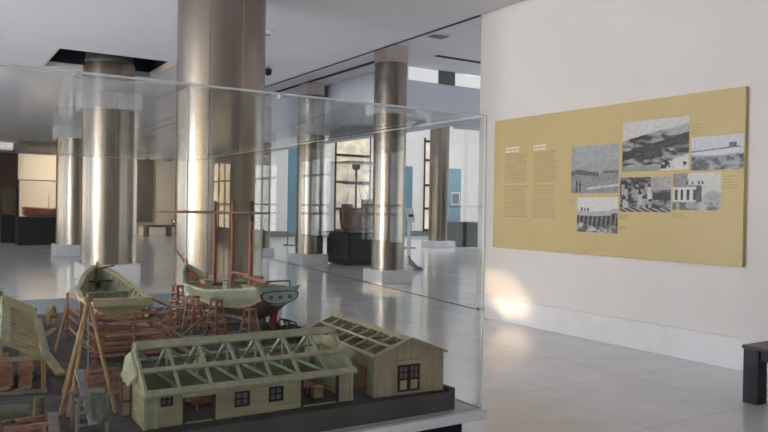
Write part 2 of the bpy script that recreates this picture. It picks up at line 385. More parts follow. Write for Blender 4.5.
g.build('louvre', M['grey_metal'], t)

# ------------------------------------------------------------------ wall panel with photographs
PY0, PY1, PZ0, PZ1 = 4.2, 7.94, 1.03, 2.82
t = thing('information_panel', 'large mustard information panel with black and white photographs on the right wall', 'panel', (6.88, 6.07, PZ0))
MB().box(6.855, WX, PY0, PY1, PZ0, PZ1).build('board', M['mustard'], t, bevel=.003)
def textrows(mb, ya, yb, z0, z1, n, h, gaps=(), short=.25):
    # rows of fine unreadable print; ya is the left end seen from the room (larger Y)
    for i in range(n):
        if i in gaps: continue
        z = z1 - (z1 - z0) * (i + .5) / n
        end = yb + (ya - yb) * random.random() * short
        y = ya
        while y > end + .012:
            w = min(random.uniform(.018, .07), y - end)
            mb.box(6.8537, 6.8555, y - w, y, z - h / 2, z + h / 2); y -= w + .012
    return mb
for ya, yb, side in ((7.71, 7.25, 'left'), (7.15, 6.72, 'right')):
    for z0, z1, n, w_ in ((1.93, 2.335, 14, 'upper'), (1.46, 1.90, 15, 'lower')):
        textrows(MB(), ya, yb, z0, z1, n, .011, (), .12).build('text_column', M['ink'], t)['label'] = w_ + ' paragraph of fine dark print in the ' + side + ' column'
textrows(MB(), 7.70, 7.42, 2.345, 2.435, 2, .026, (), .1).build('heading', M['white_ink'], t)['label'] = 'left white heading in two lines'
textrows(MB(), 7.15, 6.90, 2.345, 2.435, 2, .026, (), .1).build('heading', M['white_ink'], t)['label'] = 'right white heading in two lines'
for ya, yb, z0, z1, n in ((4.80, 4.62, 2.38, 2.5, 4), (5.72, 5.55, 1.47, 1.53, 3), (6.50, 6.40, 1.63, 1.71, 3), (5.01, 4.78, 1.50, 1.56, 3), (4.42, 4.24, 1.80, 1.95, 5), (5.72, 5.58, 1.35, 1.40, 3)):
    textrows(MB(), ya, yb, z0, z1, n, .008, (), .4).build('caption', M['ink'], t)

def vnoise(U, V, s, seed, octv=4):
    out = np.zeros_like(U); amp = 1.; tot = 0.
    for o in range(octv):
        rng = np.random.RandomState(seed + o * 13); n = int(s * 2 ** o) + 3; g = rng.rand(n, n)
        x = np.clip(U, 0, 1) * (n - 1.001); y = np.clip(V, 0, 1) * (n - 1.001); i = x.astype(int); j = y.astype(int); fx = x - i; fy = y - j
        a = g[j, i] * (1 - fx) + g[j, i + 1] * fx; b = g[j + 1, i] * (1 - fx) + g[j + 1, i + 1] * fx
        out += amp * (a * (1 - fy) + b * fy); tot += amp; amp *= .55
    return out / tot
def ph_harbour(U, V):
    n = vnoise(U, V, 4, 3); g = .36 + .10 * (V - .4) + .10 * (n - .5)
    g = np.where(V < .42, .30 + .1 * (vnoise(U, V * 3, 5, 9) - .5), g)
    hull = (np.abs(V - .42 - .03 * np.sin(U * 9)) < .05) & (U < .6); g = np.where(hull, .14 + .1 * n, g)
    g = np.where((np.abs(V - .43) < .025) & (U > .7), .2, g)
    q = V - (.10 + .10 * (U - .4)); g = np.where((np.abs(q) < .025) & (U > .35), .55, g); g = np.where((q < -.025) & (U > .35), .3, g)
    for x in (.13, .2): g = np.where((np.abs(U - x) < .02) & (V < .26) & (V > .04), .12, g)
    return g
def ph_yard(U, V):
    n = vnoise(U, V, 7, 21, 5); g = .08 + .62 * np.clip((vnoise(U + V * .4, V * 1.4, 9, 5, 5) - .38) * 3, 0, 1) * .55
    ridge = .93 - .24 * np.abs(U - .95) ; g = np.where(V > ridge - .06 * n - .04, .62 - .1 * (1 - V), g)
    band = np.abs(V - (.30 + .32 * U)) < .07 + .03 * n; g = np.where(band, .06 + .05 * n, g)
    low = V < .42 * (U - .35) * 1.1; g = np.where(low, .58 * (vnoise(U, V, 12, 8) > .42) + .05, g)
    g = np.where((V < .10 + .05 * n) & (U < .6), .35 + .3 * (n - .5), g)
    g = np.where((np.abs(V - .36) < .1) & (U > .15) & (U < .62), .04 + .1 * n, g)
    return g
def ph_hull(U, V):
    n = vnoise(U, V, 8, 33, 5); g = .52 + .08 * V + .06 * (n - .5)
    bottom = .38 + .22 * (U - .45) ** 2; top = .60 + .10 * (U - .4)
    hull = (V > bottom) & (V < top) & (U < .93); g = np.where(hull, .62 - .25 * (V < bottom + .05), g)
    g = np.where((np.abs(V - top) < .02) & (U < .93), .2, g)
    g = np.where(V <= bottom, .14 + .36 * np.clip((n - .35) * 2.4, 0, 1), g)
    g = np.where((np.abs(V - .72) < .06) & (np.abs(U - .8) < .07), .16, g)
    return g
def ph_people(U, V):
    n = vnoise(U, V, 9, 44, 5); g = .07 + .30 * np.clip((n - .4) * 3, 0, 1)
    rng = np.random.RandomState(4)
    for i in range(16):
        x = rng.uniform(.03, .62); y = rng.uniform(.28, .82)
        body = (np.abs(U - x) < .035) & (V < y) & (V > y - .3); g = np.where(body, rng.uniform(.25, .6), g)
        head = (U - x) ** 2 + ((V - y - .05) * .8) ** 2 < .0011; g = np.where(head, .06, g)
    g = np.where((U > .62) & (V > .62), .38 + .2 * (n - .5), g)
    g = np.where((U > .66) & (V > .34) & (V < .55), .08, g)
    g = np.where(V < .12, .12 + .4 * (np.sin(U * 40 + V * 60) > .6), g)
    return g
def ph_house(U, V):
    n = vnoise(U, V, 7, 55, 5); g = .5 + .1 * V + .05 * (n - .5)
    g = np.where((V > .62) & (U < .28 + .1 * n), .2 + .2 * n, g)
    w = (V > .25) & (V < .68) & (U < .55); g = np.where(w, .62, g)
    for x in (.08, .2, .33, .47): g = np.where((np.abs(U - x) < .028) & (V > .27) & (V < .56), .08, g)
    g = np.where((V > .62) & (V < .68) & (U < .6), .28, g)
    g = np.where((U > .5) & (U < .62) & (V < .66) & (V > .22), .14, g)
    arch = (U - .85) ** 2 + (V - .30) ** 2 < .045; g = np.where(arch & (V > .18), .30 + .2 * n, g)
    g = np.where(V < .2 + .04 * n, .18 + .35 * np.clip((n - .4) * 3, 0, 1), g)
    for x in (.3, .42, .55, .63): g = np.where((np.abs(U - x) < .02) & (V > .7) & (V < .78), .12, g)
    return g
def ph_slip(U, V):
    n = vnoise(U, V, 8, 66, 5); g = .60 + .05 * V
    sheer = .60 + .10 * (U - .35) ** 2 + .05 * (U > .85)
    g = np.where(V < sheer, .40 + .08 * n, g)
    g = np.where(V < sheer - .13, .05 + .12 * n, g)
    for k in range(9):
        x = .06 + k * .11; g = np.where((np.abs(U - x - .1 * (V - .3)) < .012) & (V < sheer - .13), .30, g)
    g = np.where(V < .24 * (1.1 - U) + .22 * (U > .5) * (U - .3) + .05 * n, .16 + .45 * np.clip((n - .4) * 3, 0, 1), g)
    for x in (.12, .2, .28): g = np.where((np.abs(U - x) < .02) & (V > sheer) & (V < sheer + .10), .10, g)
    return g
def photo(ya, yb, z0, z1, fn, label, tint=(1, .985, .95)):
    nx, nz = 96, 72
    U, V = np.meshgrid(np.linspace(0, 1, nx), np.linspace(0, 1, nz)); G = np.clip(((fn(U, V) - .3) * 1.25 + .3) * .80 + .16 * (vnoise(U, V, 26, 77, 2) - .5), .025, .72)
    vs = [(6.8525, ya + (yb - ya) * i / (nx - 1), z0 + (z1 - z0) * j / (nz - 1)) for j in range(nz) for i in range(nx)]
    fs = [(j * nx + i, j * nx + i + 1, (j + 1) * nx + i + 1, (j + 1) * nx + i) for j in range(nz - 1) for i in range(nx - 1)]
    mb = MB().add(vs, fs)
    e = [(6.8525, ya, z0), (6.8525, yb, z0), (6.8525, yb, z1), (6.8525, ya, z1)]
    o = mb.build('photograph', M['print'], t); o['label'] = label
    a = o.data.color_attributes.new('Col', 'FLOAT_COLOR', 'POINT')
    for k, g in enumerate(G.ravel()): a.data[k].color = (g * tint[0], g * tint[1], g * tint[2], 1)
photo(6.475, 5.74, 1.78, 2.361, ph_harbour, 'grey photograph of a harbour under a cloudy sky', (.95, .98, 1.02))
photo(5.69, 4.82, 2.02, 2.59, ph_yard, 'largest photograph, a crowded boatyard seen from above')
photo(4.794, 4.207, 2.005, 2.353, ph_hull, 'bluish photograph of a long pale hull on the shore', (.94, .98, 1.06))
photo(5.712, 5.03, 1.56, 1.955, ph_people, 'dark photograph of a crowd of men at work')
photo(5.008, 4.442, 1.588, 1.98, ph_house, 'photograph of a white building with an archway')
photo(6.365, 5.74, 1.306, 1.73, ph_slip, 'photograph of a boat on stocks under a blank white sky')

# ------------------------------------------------------------------ bench by the right wall
t = thing('bench', 'low black bench standing on the pale floor beneath the information panel', 'bench', (6.1, 2.75, 0))
bx0, bx1, by0, by1 = 5.755, 6.45, 1.7, 3.5
MB().box(bx0 - .01, bx1 + .01, by0 - .01, by1 + .01, .445, .475).build('top', M['bench_top'], t, bevel=.004)
MB().box(bx0 + .02, bx1 - .02, by0 + .02, by1 - .02, .36, .445).build('apron', M['navy_black'], t)
for x in (bx0, bx1 - .13):
    for y in (by0, by1 - .13): MB().box(x, x + .13, y, y + .13, 0, .445).build('leg', M['navy_black'], t, bevel=.003)

# ------------------------------------------------------------------ main display case
GX0, GX1, GY0, GY1, GZ0, GZ1 = -1.55, 1.795, 2.13, 5.80, .80, 1.907
t = thing('display_case', 'large glass display case on a white-edged dark plinth over the shipyard model', 'display case', (.14, 3.96, 0))
MB().box(GX0 + .05, GX1 - .05, GY0 + .05, GY1 - .05, 0, .765).build('plinth', M['black'], t)
MB().box(GX0 - .01, GX1 + .01, GY0 - .03, GY1 + .01, .765, GZ0).build('ledge', M['ledge'], t, bevel=.003)
th = .008
def pane(x0, x1, y0, y1, z0, z1, label):
    o = MB().box(x0, x1, y0, y1, z0, z1).build('glass_pane', M['glass_top' if label.startswith('top') else 'glass'], t); o['label'] = label
pane(GX0, GX1 - th, GY0, GY0 + th, GZ0, GZ1 - th, 'front glass pane')
pane(GX0, GX1 - th, GY1 - th, GY1, GZ0, GZ1 - th, 'rear glass pane')
pane(GX1 - th, GX1, GY0, GY1, GZ0, GZ1 - th, 'right side glass pane')
pane(GX0, GX0 + th, GY0 + th, GY1 - th, GZ0, GZ1 - th, 'left side glass pane')
pane(GX0, GX1, GY0, GY1, GZ1 - th, GZ1, 'top glass pane')
e = .0065
def edge(p, q):
    MB().beam(p, q, e, e).build('glass_edge', M['glass_edge'], t)
edge((GX1, GY0, GZ0), (GX1, GY0, GZ1)); edge((GX0, GY0, GZ1), (GX1, GY0, GZ1))
edge((GX1, GY0, GZ1), (GX1, GY1, GZ1)); edge((GX0, GY1, GZ1), (GX1, GY1, GZ1)); edge((GX1, GY1, GZ0), (GX1, GY1, GZ1))
for x in (.35, .95):
    MB().box(x, x + .012, GY0 - .004, GY0 + .016, GZ1 - .014, GZ1 + .004).build('clamp', M['chrome'], t)
MB().box(GX1 - .02, GX1 + .008, GY0 - .006, GY0 + .012, 1.172, 1.182).build('clamp', M['chrome'], t)

# ------------------------------------------------------------------ shipyard model: ground
ZB = .875
t = thing('diorama_base', 'grey baseboard of the shipyard model with a strip of blue water behind', 'model base', (.1, 3.9, .8))
MB().box(-1.35, 1.697, 2.165, 5.6, .80, ZB - .004).build('board', M['plinth_side'], t)
gr = MB(); nx, ny = 60, 70; rows = []
for j in range(ny):
    y = 2.175 + (4.86 - 2.175) * j / (ny - 1)
    rows.append([(-1.34 + 3.027 * i / (nx - 1), y, ZB - .001 + .0025 * (random.random() - .5)) for i in range(nx)])
gr.grid(rows, True).build('ground', M['ground'], t)
MB().box(-1.34, 1.687, 4.86, 5.59, ZB - .004, ZB + .001).build('water', M['water'], t)
rim = MB().box(1.672, 1.697, 2.165, 4.86, ZB - .004, ZB + .006)
rim.build('rim', M['plinth_side'], t)

# ------------------------------------------------------------------ green house
ax0, ax1, ay0, ay1 = .561, 1.273, 2.20, 2.48
aze, azr, ayr = .995, 1.105, 2.34
t = thing('model_house', 'long pale green model house with open roof frame at the front of the board', 'model house', (.917, 2.36, ZB))
wz0 = ZB + .006
def wallx(mb, x0, x1, y0, y1, z0, z1, holes):
    xs = sorted(set([x0, x1] + [h for q in holes for h in q[:2]]))
    for a, b in zip(xs[:-1], xs[1:]):
        hs = [q for q in holes if q[0] <= a + 1e-6 and q[1] >= b - 1e-6]
        if not hs: mb.box(a, b, y0, y1, z0, z1)
        else:
            q = hs[0]
            if q[2] > z0: mb.box(a, b, y0, y1, z0, q[2])
            if q[3] < z1: mb.box(a, b, y0, y1, q[3], z1)
    return mb
wins = [(.609, .645, .944, .985), (.842, .891, .912, .960), (.959, 1.008, .914, .962)]
doors = [(.679, .776, wz0 + .003, .966), (1.078, 1.214, wz0 + .003, .974)]
wallx(MB(), ax0, ax1, ay0, ay0 + .01, wz0, aze, wins + doors).build('front_wall', M['g_wall'], t)
wallx(MB(), ax0, ax1, ay1 - .01, ay1, wz0, aze, []).build('rear_wall', M['g_wall'], t)
for x in (ax0, ax1 - .01):
    MB().prism([(x, ay0 + .01, wz0), (x, ay1 - .01, wz0), (x, ay1 - .01, aze), (x, ayr, azr - .012), (x, ay0 + .01, aze)], (.01, 0, 0)).build('gable_wall', M['g_wall'], t)
sk = MB()
for i in range(9): sk.box(ax0 + .01 + i * .082, ax0 + .05 + i * .082, ay0 - .004, ay0 + .014, ZB - .001, wz0)
sk.box(ax0, ax1, ay0 + .002, ay1, ZB, wz0 - .001).build('sill_beam', M['dark_timber'], t)
def small_window(x0, x1, z0, z1, y, parent):
    f = MB(); w = .0045
    f.box(x0, x1, y - .004, y + .008, z0, z0 + w).box(x0, x1, y - .004, y + .008, z1 - w, z1).box(x0, x0 + w, y - .004, y + .008, z0, z1).box(x1 - w, x1, y - .004, y + .008, z0, z1)
    f.box((x0 + x1) / 2 - .0018, (x0 + x1) / 2 + .0018, y - .002, y + .006, z0, z1).box(x0, x1, y - .002, y + .006, (z0 + z1) / 2 - .0018, (z0 + z1) / 2 + .0018)
    o = f.build('window', M['frame_dark'], parent)
    MB().box(x0, x1, y + .004, y + .005, z0, z1).build('pane', M['pane'], o)
for q in wins: small_window(*q, ay0, t)
# door openings: jambs, and sliding rails above
for q in doors:
    for x in q[:2]: MB().box(x - .003, x + .003, ay0 - .003, ay0 + .012, wz0, q[3]).build('door_jamb', M['frame_dark'], t)
MB().box(.668, .806, ay0 - .014, ay0, .966, .979).build('door_rail', M['g_beam'], t)
MB().box(1.056, 1.252, ay0 - .014, ay0, .977, .992).build('door_rail', M['g_beam'], t)
for x in (.562, .594, 1.268): MB().box(x - .004, x + .004, ay0 - .005, ay0, wz0, aze).build('post', M['g_beam'], t)
# roof frame: eave, purlin and ridge beams, rafters, trusses
sl = (azr - aze) / (ayr - ay0)
def rz(y): return azr - abs(ayr - y) * sl
for sgn in (-1, 1):
    for fr_, w in ((1.06, .022), (.58, .016)):
        y = ayr + sgn * fr_ * .145
        MB().beam((ax0 - .006 * fr_ + .004, y, rz(y) + .004), (ax1 + .010 * fr_ - .004, y, rz(y) + .004), w, .009, (0, sgn * sl, 1)).build('eave_beam' if fr_ > 1 else 'purlin', M['g_beam'], t)
    MB().beam((ax0 + .002, ayr + sgn * .013, azr + .003), (ax1 - .006, ayr + sgn * .013, azr + .003), .028, .008, (0, sgn * sl, 1)).build('ridge_board', M['g_beam'], t)
nr = 8
for i in range(nr):
    x = ax0 + .004 + (ax1 - ax0 - .008) * i / (nr - 1)
    for sgn in (-1, 1):
        MB().beam((x, ayr + sgn * .148, rz(ayr + .148) - .002), (x, ayr, azr - .002), .009, .010).build('rafter', M['g_beam'], t)
    if 0 < i < nr - 1:
        tr = MB().beam((x, ay0 + .012, aze - .004), (x, ay1 - .012, aze - .004), .007, .008)
        tr.beam((x, ayr, aze), (x, ayr, azr - .008), .006)
        tr.build('truss', M['g_truss'], t)
    if i < nr - 1:
        x2 = ax0 + .004 + (ax1 - ax0 - .008) * (i + 1) / (nr - 1)
        MB().beam((x, ayr + .01, azr - .012), (x2, ayr + .10, rz(ayr + .10) - .008), .006).build('brace', M['g_truss'], t)
# flap board hanging at the left gable
MB().prism([(ax0 - .002, 2.27, 1.03), (ax0 - .022, 2.29, .995), (ax0 - .028, 2.34, 1.015), (ax0 - .012, 2.37, 1.07), (ax0 - .002, 2.34, 1.09)], (-.006, .004, 0)).build('gable_board', M['g_beam'], t)
d = MB().box(ax0 - .028, ax0 - .001, 2.355, 2.361, ZB + .008, .992)
do = d.build('door_leaf', M['red_paint'], t)
MB().box(ax0 - .026, ax0 - .005, 2.353, 2.3555, ZB + .014, .930).box(ax0 - .026, ax0 - .006, 2.353, 2.3555, .937, .986).build('panel', M['pane_pale'], do)
# things inside the house
def plank_stack(x, y, z, w, l, n, m, label, name='plank_stack', group=None, rot=0., h=.008):
    mb = MB(); mt = Matrix.Translation((x, y, z)) @ Matrix.Rotation(rot, 4, 'Z')
    for i in range(n):
        jx = random.uniform(-.004, .004); mb.box(-w / 2 + jx, w / 2 + jx, -l / 2, l / 2, i * h, i * h + h * .85, mt)
    return tag(mb.build(name, m, None, (x, y, z)), label, 'planks', group)
hz = wz0
def workbench(x, y, z, w, l, h, m, label):
    t = thing('workbench', label, 'workbench', (x, y, z))
    MB().box(x - w / 2, x + w / 2, y - l / 2, y + l / 2, z + h - .008, z + h).build('top', m, t)
    for i in (-1, 1):
        for j in (-1, 1):
            cx = x + i * (w / 2 - .006); cy = y + j * (l / 2 - .006)
            MB().box(cx - .004, cx + .004, cy - .004, cy + .004, z, z + h - .008).build('leg', m, t)
    return t
workbench(1.13, 2.33, hz, .10, .06, .045, M['red_wood'], 'small reddish workbench seen through the right doorway of the green house')
workbench(.735, 2.36, hz, .07, .06, .04, M['red_wood'], 'small reddish workbench seen through the left doorway of the green house')
tag(MB().box(1.165, 1.20, 2.28, 2.31, hz, hz + .035).box(1.163, 1.202, 2.278, 2.312, hz + .035, hz + .039).build('crate', M['pale_wood'], None, (1.18, 2.295, hz), bevel=.001), 'pale little crate inside the right doorway of the green house', 'crate')
plank_stack(.87, 2.42, hz, .22, .04, 5, M['red_wood'], 'reddish plank stack lying inside the green house under the roof frame')
plank_stack(1.0, 2.34, hz, .05, .18, 6, M['cloth_green'], 'dark green plank stack lying inside the green house behind its small windows')

# ------------------------------------------------------------------ tan house (turned a little)
t = thing('model_house', 'tan model house with dark double door at the right corner of the board', 'model house', (1.366, 2.205, ZB))
hw, hd, he, hr = .285, .66, .145, .200
tb = Matrix.Translation((1.366, 2.205, ZB)) @ Matrix.Rotation(R(-4), 4, 'Z')
def TB(x, y, z): return tb @ Vector((x, y, z))
MB().prism([TB(0, 0, 0), TB(hw, 0, 0), TB(hw, 0, he), TB(hw / 2, 0, hr), TB(0, 0, he)], tb.to_3x3() @ Vector((0, .01, 0))).build('front_gable', M['tan_wall'], t)
MB().prism([TB(0, hd, 0), TB(hw, hd, 0), TB(hw, hd, he), TB(hw / 2, hd, hr), TB(0, hd, he)], tb.to_3x3() @ Vector((0, -.01, 0))).build('rear_gable', M['tan_wall'], t)
for x in (0, hw - .01): MB().box(x, x + .01, .01, hd - .01, 0, he, tb).build('side_wall', M['g_wall'], t)
ss = (hr - he) / (hw / 2)
for sgn in (-1, 1):
    def rp(f, y, dz=0): return TB(hw / 2 + sgn * f * hw / 2, y, hr - f * (hr - he) + dz)
    nrm = tb.to_3x3() @ Vector((sgn * ss, 0, 1))
    MB().beam(rp(1.04, -.015, .005), rp(1.04, hd + .01, .005), .018, .008, nrm).build('eave_beam', M['tan_beam'], t)
    MB().beam(rp(.06, -.015, .005), rp(.06, hd + .01, .005), .016, .008, nrm).build('ridge_board', M['tan_beam'], t)
    MB().beam(rp(.52, 0, .003), rp(.52, hd, .003), .008, .007, nrm).build('purlin', M['tan_beam'], t)
    MB().beam(rp(1.06, -.012, .006), rp(0, -.012, .006), .014, .008).build('barge_board', M['tan_beam'], t)
    for i in range(8):
        y = .01 + (hd - .02) * i / 7
        MB().beam(rp(1.05, y, .001), rp(0, y, .001), .008, .008).build('rafter', M['tan_beam'], t)
for i in range(1, 7):
    y = hd * i / 7; tr = MB().beam(TB(.012, y, he - .006), TB(hw - .012, y, he - .006), .006)
    tr.beam(TB(hw / 2, y, he), TB(hw / 2, y, hr - .006), .006)
    for sgn in (-1, 1): tr.beam(TB(hw / 2, y, he), TB(hw / 2 + sgn * .06, y, hr - .035), .005)
    tr.build('truss', M['grey_wood'], t)
dx0, dx1, dz0, dz1 = .094, .184, .012, .108
for k in range(2):
    x0 = dx0 + k * (dx1 - dx0) / 2; x1 = x0 + (dx1 - dx0) / 2 - .001
    f = MB(); w = .006
    f.box(x0, x1, -.006, 0, dz0, dz0 + w, tb).box(x0, x1, -.006, 0, dz1 - w, dz1, tb).box(x0, x0 + w, -.006, 0, dz0, dz1, tb).box(x1 - w, x1, -.006, 0, dz0, dz1, tb)
    f.box(x0, x1, -.006, 0, .053, .059, tb).box((x0 + x1) / 2 - .002, (x0 + x1) / 2 + .002, -.005, 0, .059, dz1, tb).box(x0, x1, -.005, 0, .08, .084, tb)
    o = f.build('door', M['frame_dark'], t)
    MB().box(x0 + w, x1 - w, -.002, 0, .059, dz1 - w, tb).build('pane', M['pane'], o)
    MB().box(x0 + w, x1 - w, -.002, 0, dz0 + w, .053, tb).build('panel', M['pane_pale'], o)
MB().box(dx0 - .012, dx1 + .008, -.012, 0, dz1 + .004, dz1 + .018, tb).build('lintel', M['tan_beam'], t)
for x in (-.002, hw - .005): MB().box(x, x + .007, -.004, .004, 0, he, tb).build('corner_post', M['tan_beam'], t)
MB().box(-.006, -.001, .06, .13, .01, .10, tb).build('side_door', M['red_wood'], t)
for k, (x, y, n, lb) in enumerate(((.08, .25, 9, 'grey timber stack nearest the tan front gable inside the tan house'), (.19, .42, 10, 'grey timber stack deeper inside the tan house near its right wall'))):
    p = TB(x, y, 0); plank_stack(p.x, p.y, p.z, .07, .28, n, M['grey_wood'], lb, 'timber_stack', None, R(-4))
MB  # ---
# ------------------------------------------------------------------ hull helper
def lerp(tab, s):
    for (a, va), (b, vb) in zip(tab[:-1], tab[1:]):
        if s <= b:
            k = (s - a) / (b - a); k = k * k * (3 - 2 * k) * .35 + k * .65
            return va + (vb - va) * k
    return tab[-1][1]
class Hull:
    def __init__(s, stern, bow, beam, sheer, keel, power):
        s.o = Vector((stern[0], stern[1], 0)); d = Vector((bow[0] - stern[0], bow[1] - stern[1], 0)); s.L = d.length; s.e = d.normalized()
        s.n = Vector((-s.e.y, s.e.x, 0)); s.beam = beam; s.sheer = sheer; s.keel = keel; s.power = power
    def P(s, k, side, h, inset=0.):   # k 0..1 along, side -1..1, h 0 keel..1 sheer
        b = max(lerp(s.beam, k) - inset, 0.0004); zk = lerp(s.keel, k); zs = lerp(s.sheer, k); pw = lerp(s.power, k)
        w = b * (h ** pw if h > 0 else 0)
        return s.o + s.e * (k * s.L) + s.n * (side * w) + Vector((0, 0, zk + (zs - zk) * h))
    def skin(s, h0, h1, nk=28, nh=8, inset=0., k0=0., k1=1.):
        mb = MB()
        for side in (-1, 1):
            mb.grid([[s.P(k0 + (k1 - k0) * i / nk, side, h0 + (h1 - h0) * j / nh, inset) for j in range(nh + 1)] for i in range(nk + 1)])
        return mb
    def rail(s, h, w, hh, side, k0=0., k1=1., nk=24, off=0.):
        mb = MB(); ps = []
        for i in range(nk + 1):
            k = k0 + (k1 - k0) * i / nk; p = s.P(k, side, h) + s.n * (side * off); ps.append(p)
        rows = []
        for p in ps: rows.append([p + s.n * (side * a * w / 2) + Vector((0, 0, b * hh / 2)) for a, b in ((-1, -1), (1, -1), (1, 1), (-1, 1))])
        mb.grid(rows, False, True); mb.add(rows[0], [(0, 1, 2, 3)]); mb.add(rows[-1], [(3, 2, 1, 0)])
        return mb
    def deck(s, h, nk=20, k0=0., k1=1., inset=.004):
        mb = MB(); rows = []
        for i in range(nk + 1):
            k = k0 + (k1 - k0) * i / nk; a = s.P(k, -1, h, inset); b = s.P(k, 1, h, inset); rows.append([a + (b - a) * j / 6 for j in range(7)])
        return mb.grid(rows, True)

# ------------------------------------------------------------------ green three-masted ship
H1 = Hull((1.510, 3.36), (1.372, 4.42), [(0, .120), (.15, .145), (.45, .165), (.75, .135), (.92, .062), (1, .004)],
          [(0, 1.150), (.15, 1.128), (.45, 1.096), (.75, 1.100), (.9, 1.130), (1, 1.190)],
          [(0, 1.055), (.10, .990), (.2, .962), (.85, .955), (.95, .985), (1, 1.10)],
          [(0, .42), (.2, .5), (.5, .42), (.8, .62), (1, .9)])
t = thing('model_ship', 'pale green three-masted wooden ship model propped on reddish trestles', 'ship model', (1.42, 3.9, ZB))
H1.skin(.40, 1.0).build('topsides', M['hull_g'], t, solid=.006)
H1.skin(.0, .40).build('bottom', M['hull_low'], t, solid=.006)
for sd in (-1, 1):
    H1.rail(1.0, .016, .010, sd).build('rail', M['hull_g'], t)
    H1.rail(.43, .012, .012, sd, .0, .97, off=.004).build('wale', M['pale_wood'], t)
H1.deck(.88, k0=.02, k1=.96).build('deck', M['deck'], t)
# transom: filled stern with a dark framed oval board
def transom(H, h0, hfrac, dy):
    ring = [H.P(0, -1, h0 + (1 - h0) * j / 10) for j in range(11)] + [H.P(0, 1, 1 - (1 - h0) * j / 10) for j in range(11)]
    c = sum(ring, Vector()) / len(ring); return ring, c
ring, cc = transom(H1, 0, 1, 0)
MB().add(ring + [cc], [(i, (i + 1) % len(ring), len(ring)) for i in range(len(ring))]).build('stern_board', M['stern_blue'], t, solid=.006)
def oval(H, wx, wz, zc, back, n=28):
    o = H.P(0, 0, 0); o = Vector((o.x, o.y, zc)) - H.e * back
    return [o + H.n * (wx * math.copysign(abs(math.cos(2 * PI * i / n)) ** .8, math.cos(2 * PI * i / n))) + Vector((0, 0, wz * math.sin(2 * PI * i / n) - .012 * math.cos(2 * PI * i / n) ** 2 * -1)) for i in range(n)]
MB().prism(oval(H1, .110, .034, 1.098, .004), -H1.e * .008).build('stern_frame', M['dark_timber'], t)
so = MB().prism(oval(H1, .101, .029, 1.098, .011), -H1.e * .004).build('stern_panel', M['stern_blue'], t)
pt = MB()
for s_ in (-.055, 0, .055):
    o = H1.P(0, 0, 0); o = Vector((o.x, o.y, 1.10)) - H1.e * .0155 + H1.n * s_
    pt = MB().prism([o + H1.n * (.013 * math.cos(2 * PI * i / 12)) + Vector((0, 0, .010 * math.sin(2 * PI * i / 12))) for i in range(12)], -H1.e * .002); pt.build('stern_port', M['hull_low'], so)

k0 = H1.P(.03, 0, 0)
MB().beam((k0.x, k0.y, 1.06), H1.P(.06, 0, 0) - Vector((0, 0, .08)), .012, .05, tuple(H1.e)).build('rudder', M['red_paint'], t)
kl = MB()
kp = [H1.P(i / 16, 0, 0) for i in range(2, 17)]
rows = [[p + H1.n * (a * .007) + Vector((0, 0, b)) for a, b in ((-1, -.022), (1, -.022), (1, .004), (-1, .004))] for p in kp]
kl.grid(rows, False, True); kl.build('keel', M['grey_wood'], t)
masts = [(4.05, 1.11), (3.80, 1.10), (3.57, 1.10)]
def onaxis(y):
    k = (y - H1.o.y) / H1.e.y / H1.L; return k, H1.o + H1.e * (k * H1.L)
for y, z in masts:
    k, p = onaxis(y); p.x = 1.418 + (4.05 - y) * .05
    m_ = MB().tube([(p.x, p.y, 1.06), (p.x, p.y, 1.3), (p.x, p.y, 1.578)], [.0125, .0115, .0095], 12).build('mast', M['mast'], t)
    if y < 3.6: MB().tube([(p.x, p.y, 1.475), (p.x, p.y, 1.579)], .0125, 12).build('mast_cap', M['dark_timber'], m_)
    MB().lathe([(.02, 0), (.02, .03), (.013, .035)], (p.x, p.y, 1.075), 12).build('mast_step', M['deck'], m_)
# deck houses, hatches, booms
def on_deck(k, s_, dz): p = H1.P(k, s_, .88, .004); return p + Vector((0, 0, dz))
def cabin(k, l, w, h, m, name):
    p = on_deck(k, 0, 0); a = math.atan2(H1.e.y, H1.e.x)
    mt = Matrix.Translation(p) @ Matrix.Rotation(a, 4, 'Z')
    o = MB().box(-l / 2, l / 2, -w / 2, w / 2, -.005, h, mt).build(name, m, t, bevel=.002)
    MB().box(-l / 2 - .006, l / 2 + .006, -w / 2 - .006, w / 2 + .006, h, h + .006, mt).build('roof', m, o)
cabin(.43, .09, .10, .055, M['deck'], 'deck_house'); cabin(.62, .06, .08, .025, M['dark_timber'], 'hatch'); cabin(.15, .16, .15, .03, M['deck'], 'poop_deck'); cabin(.74, .05, .06, .03, M['pale_wood'], 'hatch')
for k, s_ in ((.84, .6), (.84, -.6), (.3, .8), (.3, -.8)):
    p = on_deck(k, s_, 0); MB().tube([p, p + Vector((0, 0, .055))], .006, 8).build('bollard', M['red_wood'], t)
p = H1.P(.86, 0, .9); q = H1.P(1, 0, 1) + H1.e * .16 + Vector((0, 0, .075))
MB().tube([p, q], [.011, .007], 10).build('bowsprit', M['mast'], t)
MB().tube([H1.P(1, 0, .2), H1.P(1, 0, 1) + H1.e * .01 + Vector((0, 0, .035))], .009, 8).build('stem', M['hull_g'], t)
p1 = Vector((1.405, 3.56, 1.19)); MB().tube([p1, p1 + Vector((.012, -.26, -.012))], .008, 8).build('boom', M['mast'], t)
p1 = Vector((1.425, 3.80, 1.19)); MB().tube([p1, p1 + Vector((.04, -.34, .0))], .007, 8).build('boom', M['mast'], t)
p1 = H1.P(.06, -.8, 1.0); p2 = H1.P(.06, .8, 1.0); MB().tube([p1 + Vector((0, 0, .03)), p2 + Vector((0, 0, .03))], .005, 8).build('taffrail', M['red_wood'], t)
for s_ in (-.8, .8): p1 = H1.P(.06, s_, 1.0); MB().tube([p1, p1 + Vector((0, 0, .032))], .004, 8).build('stanchion', M['red_wood'], t)
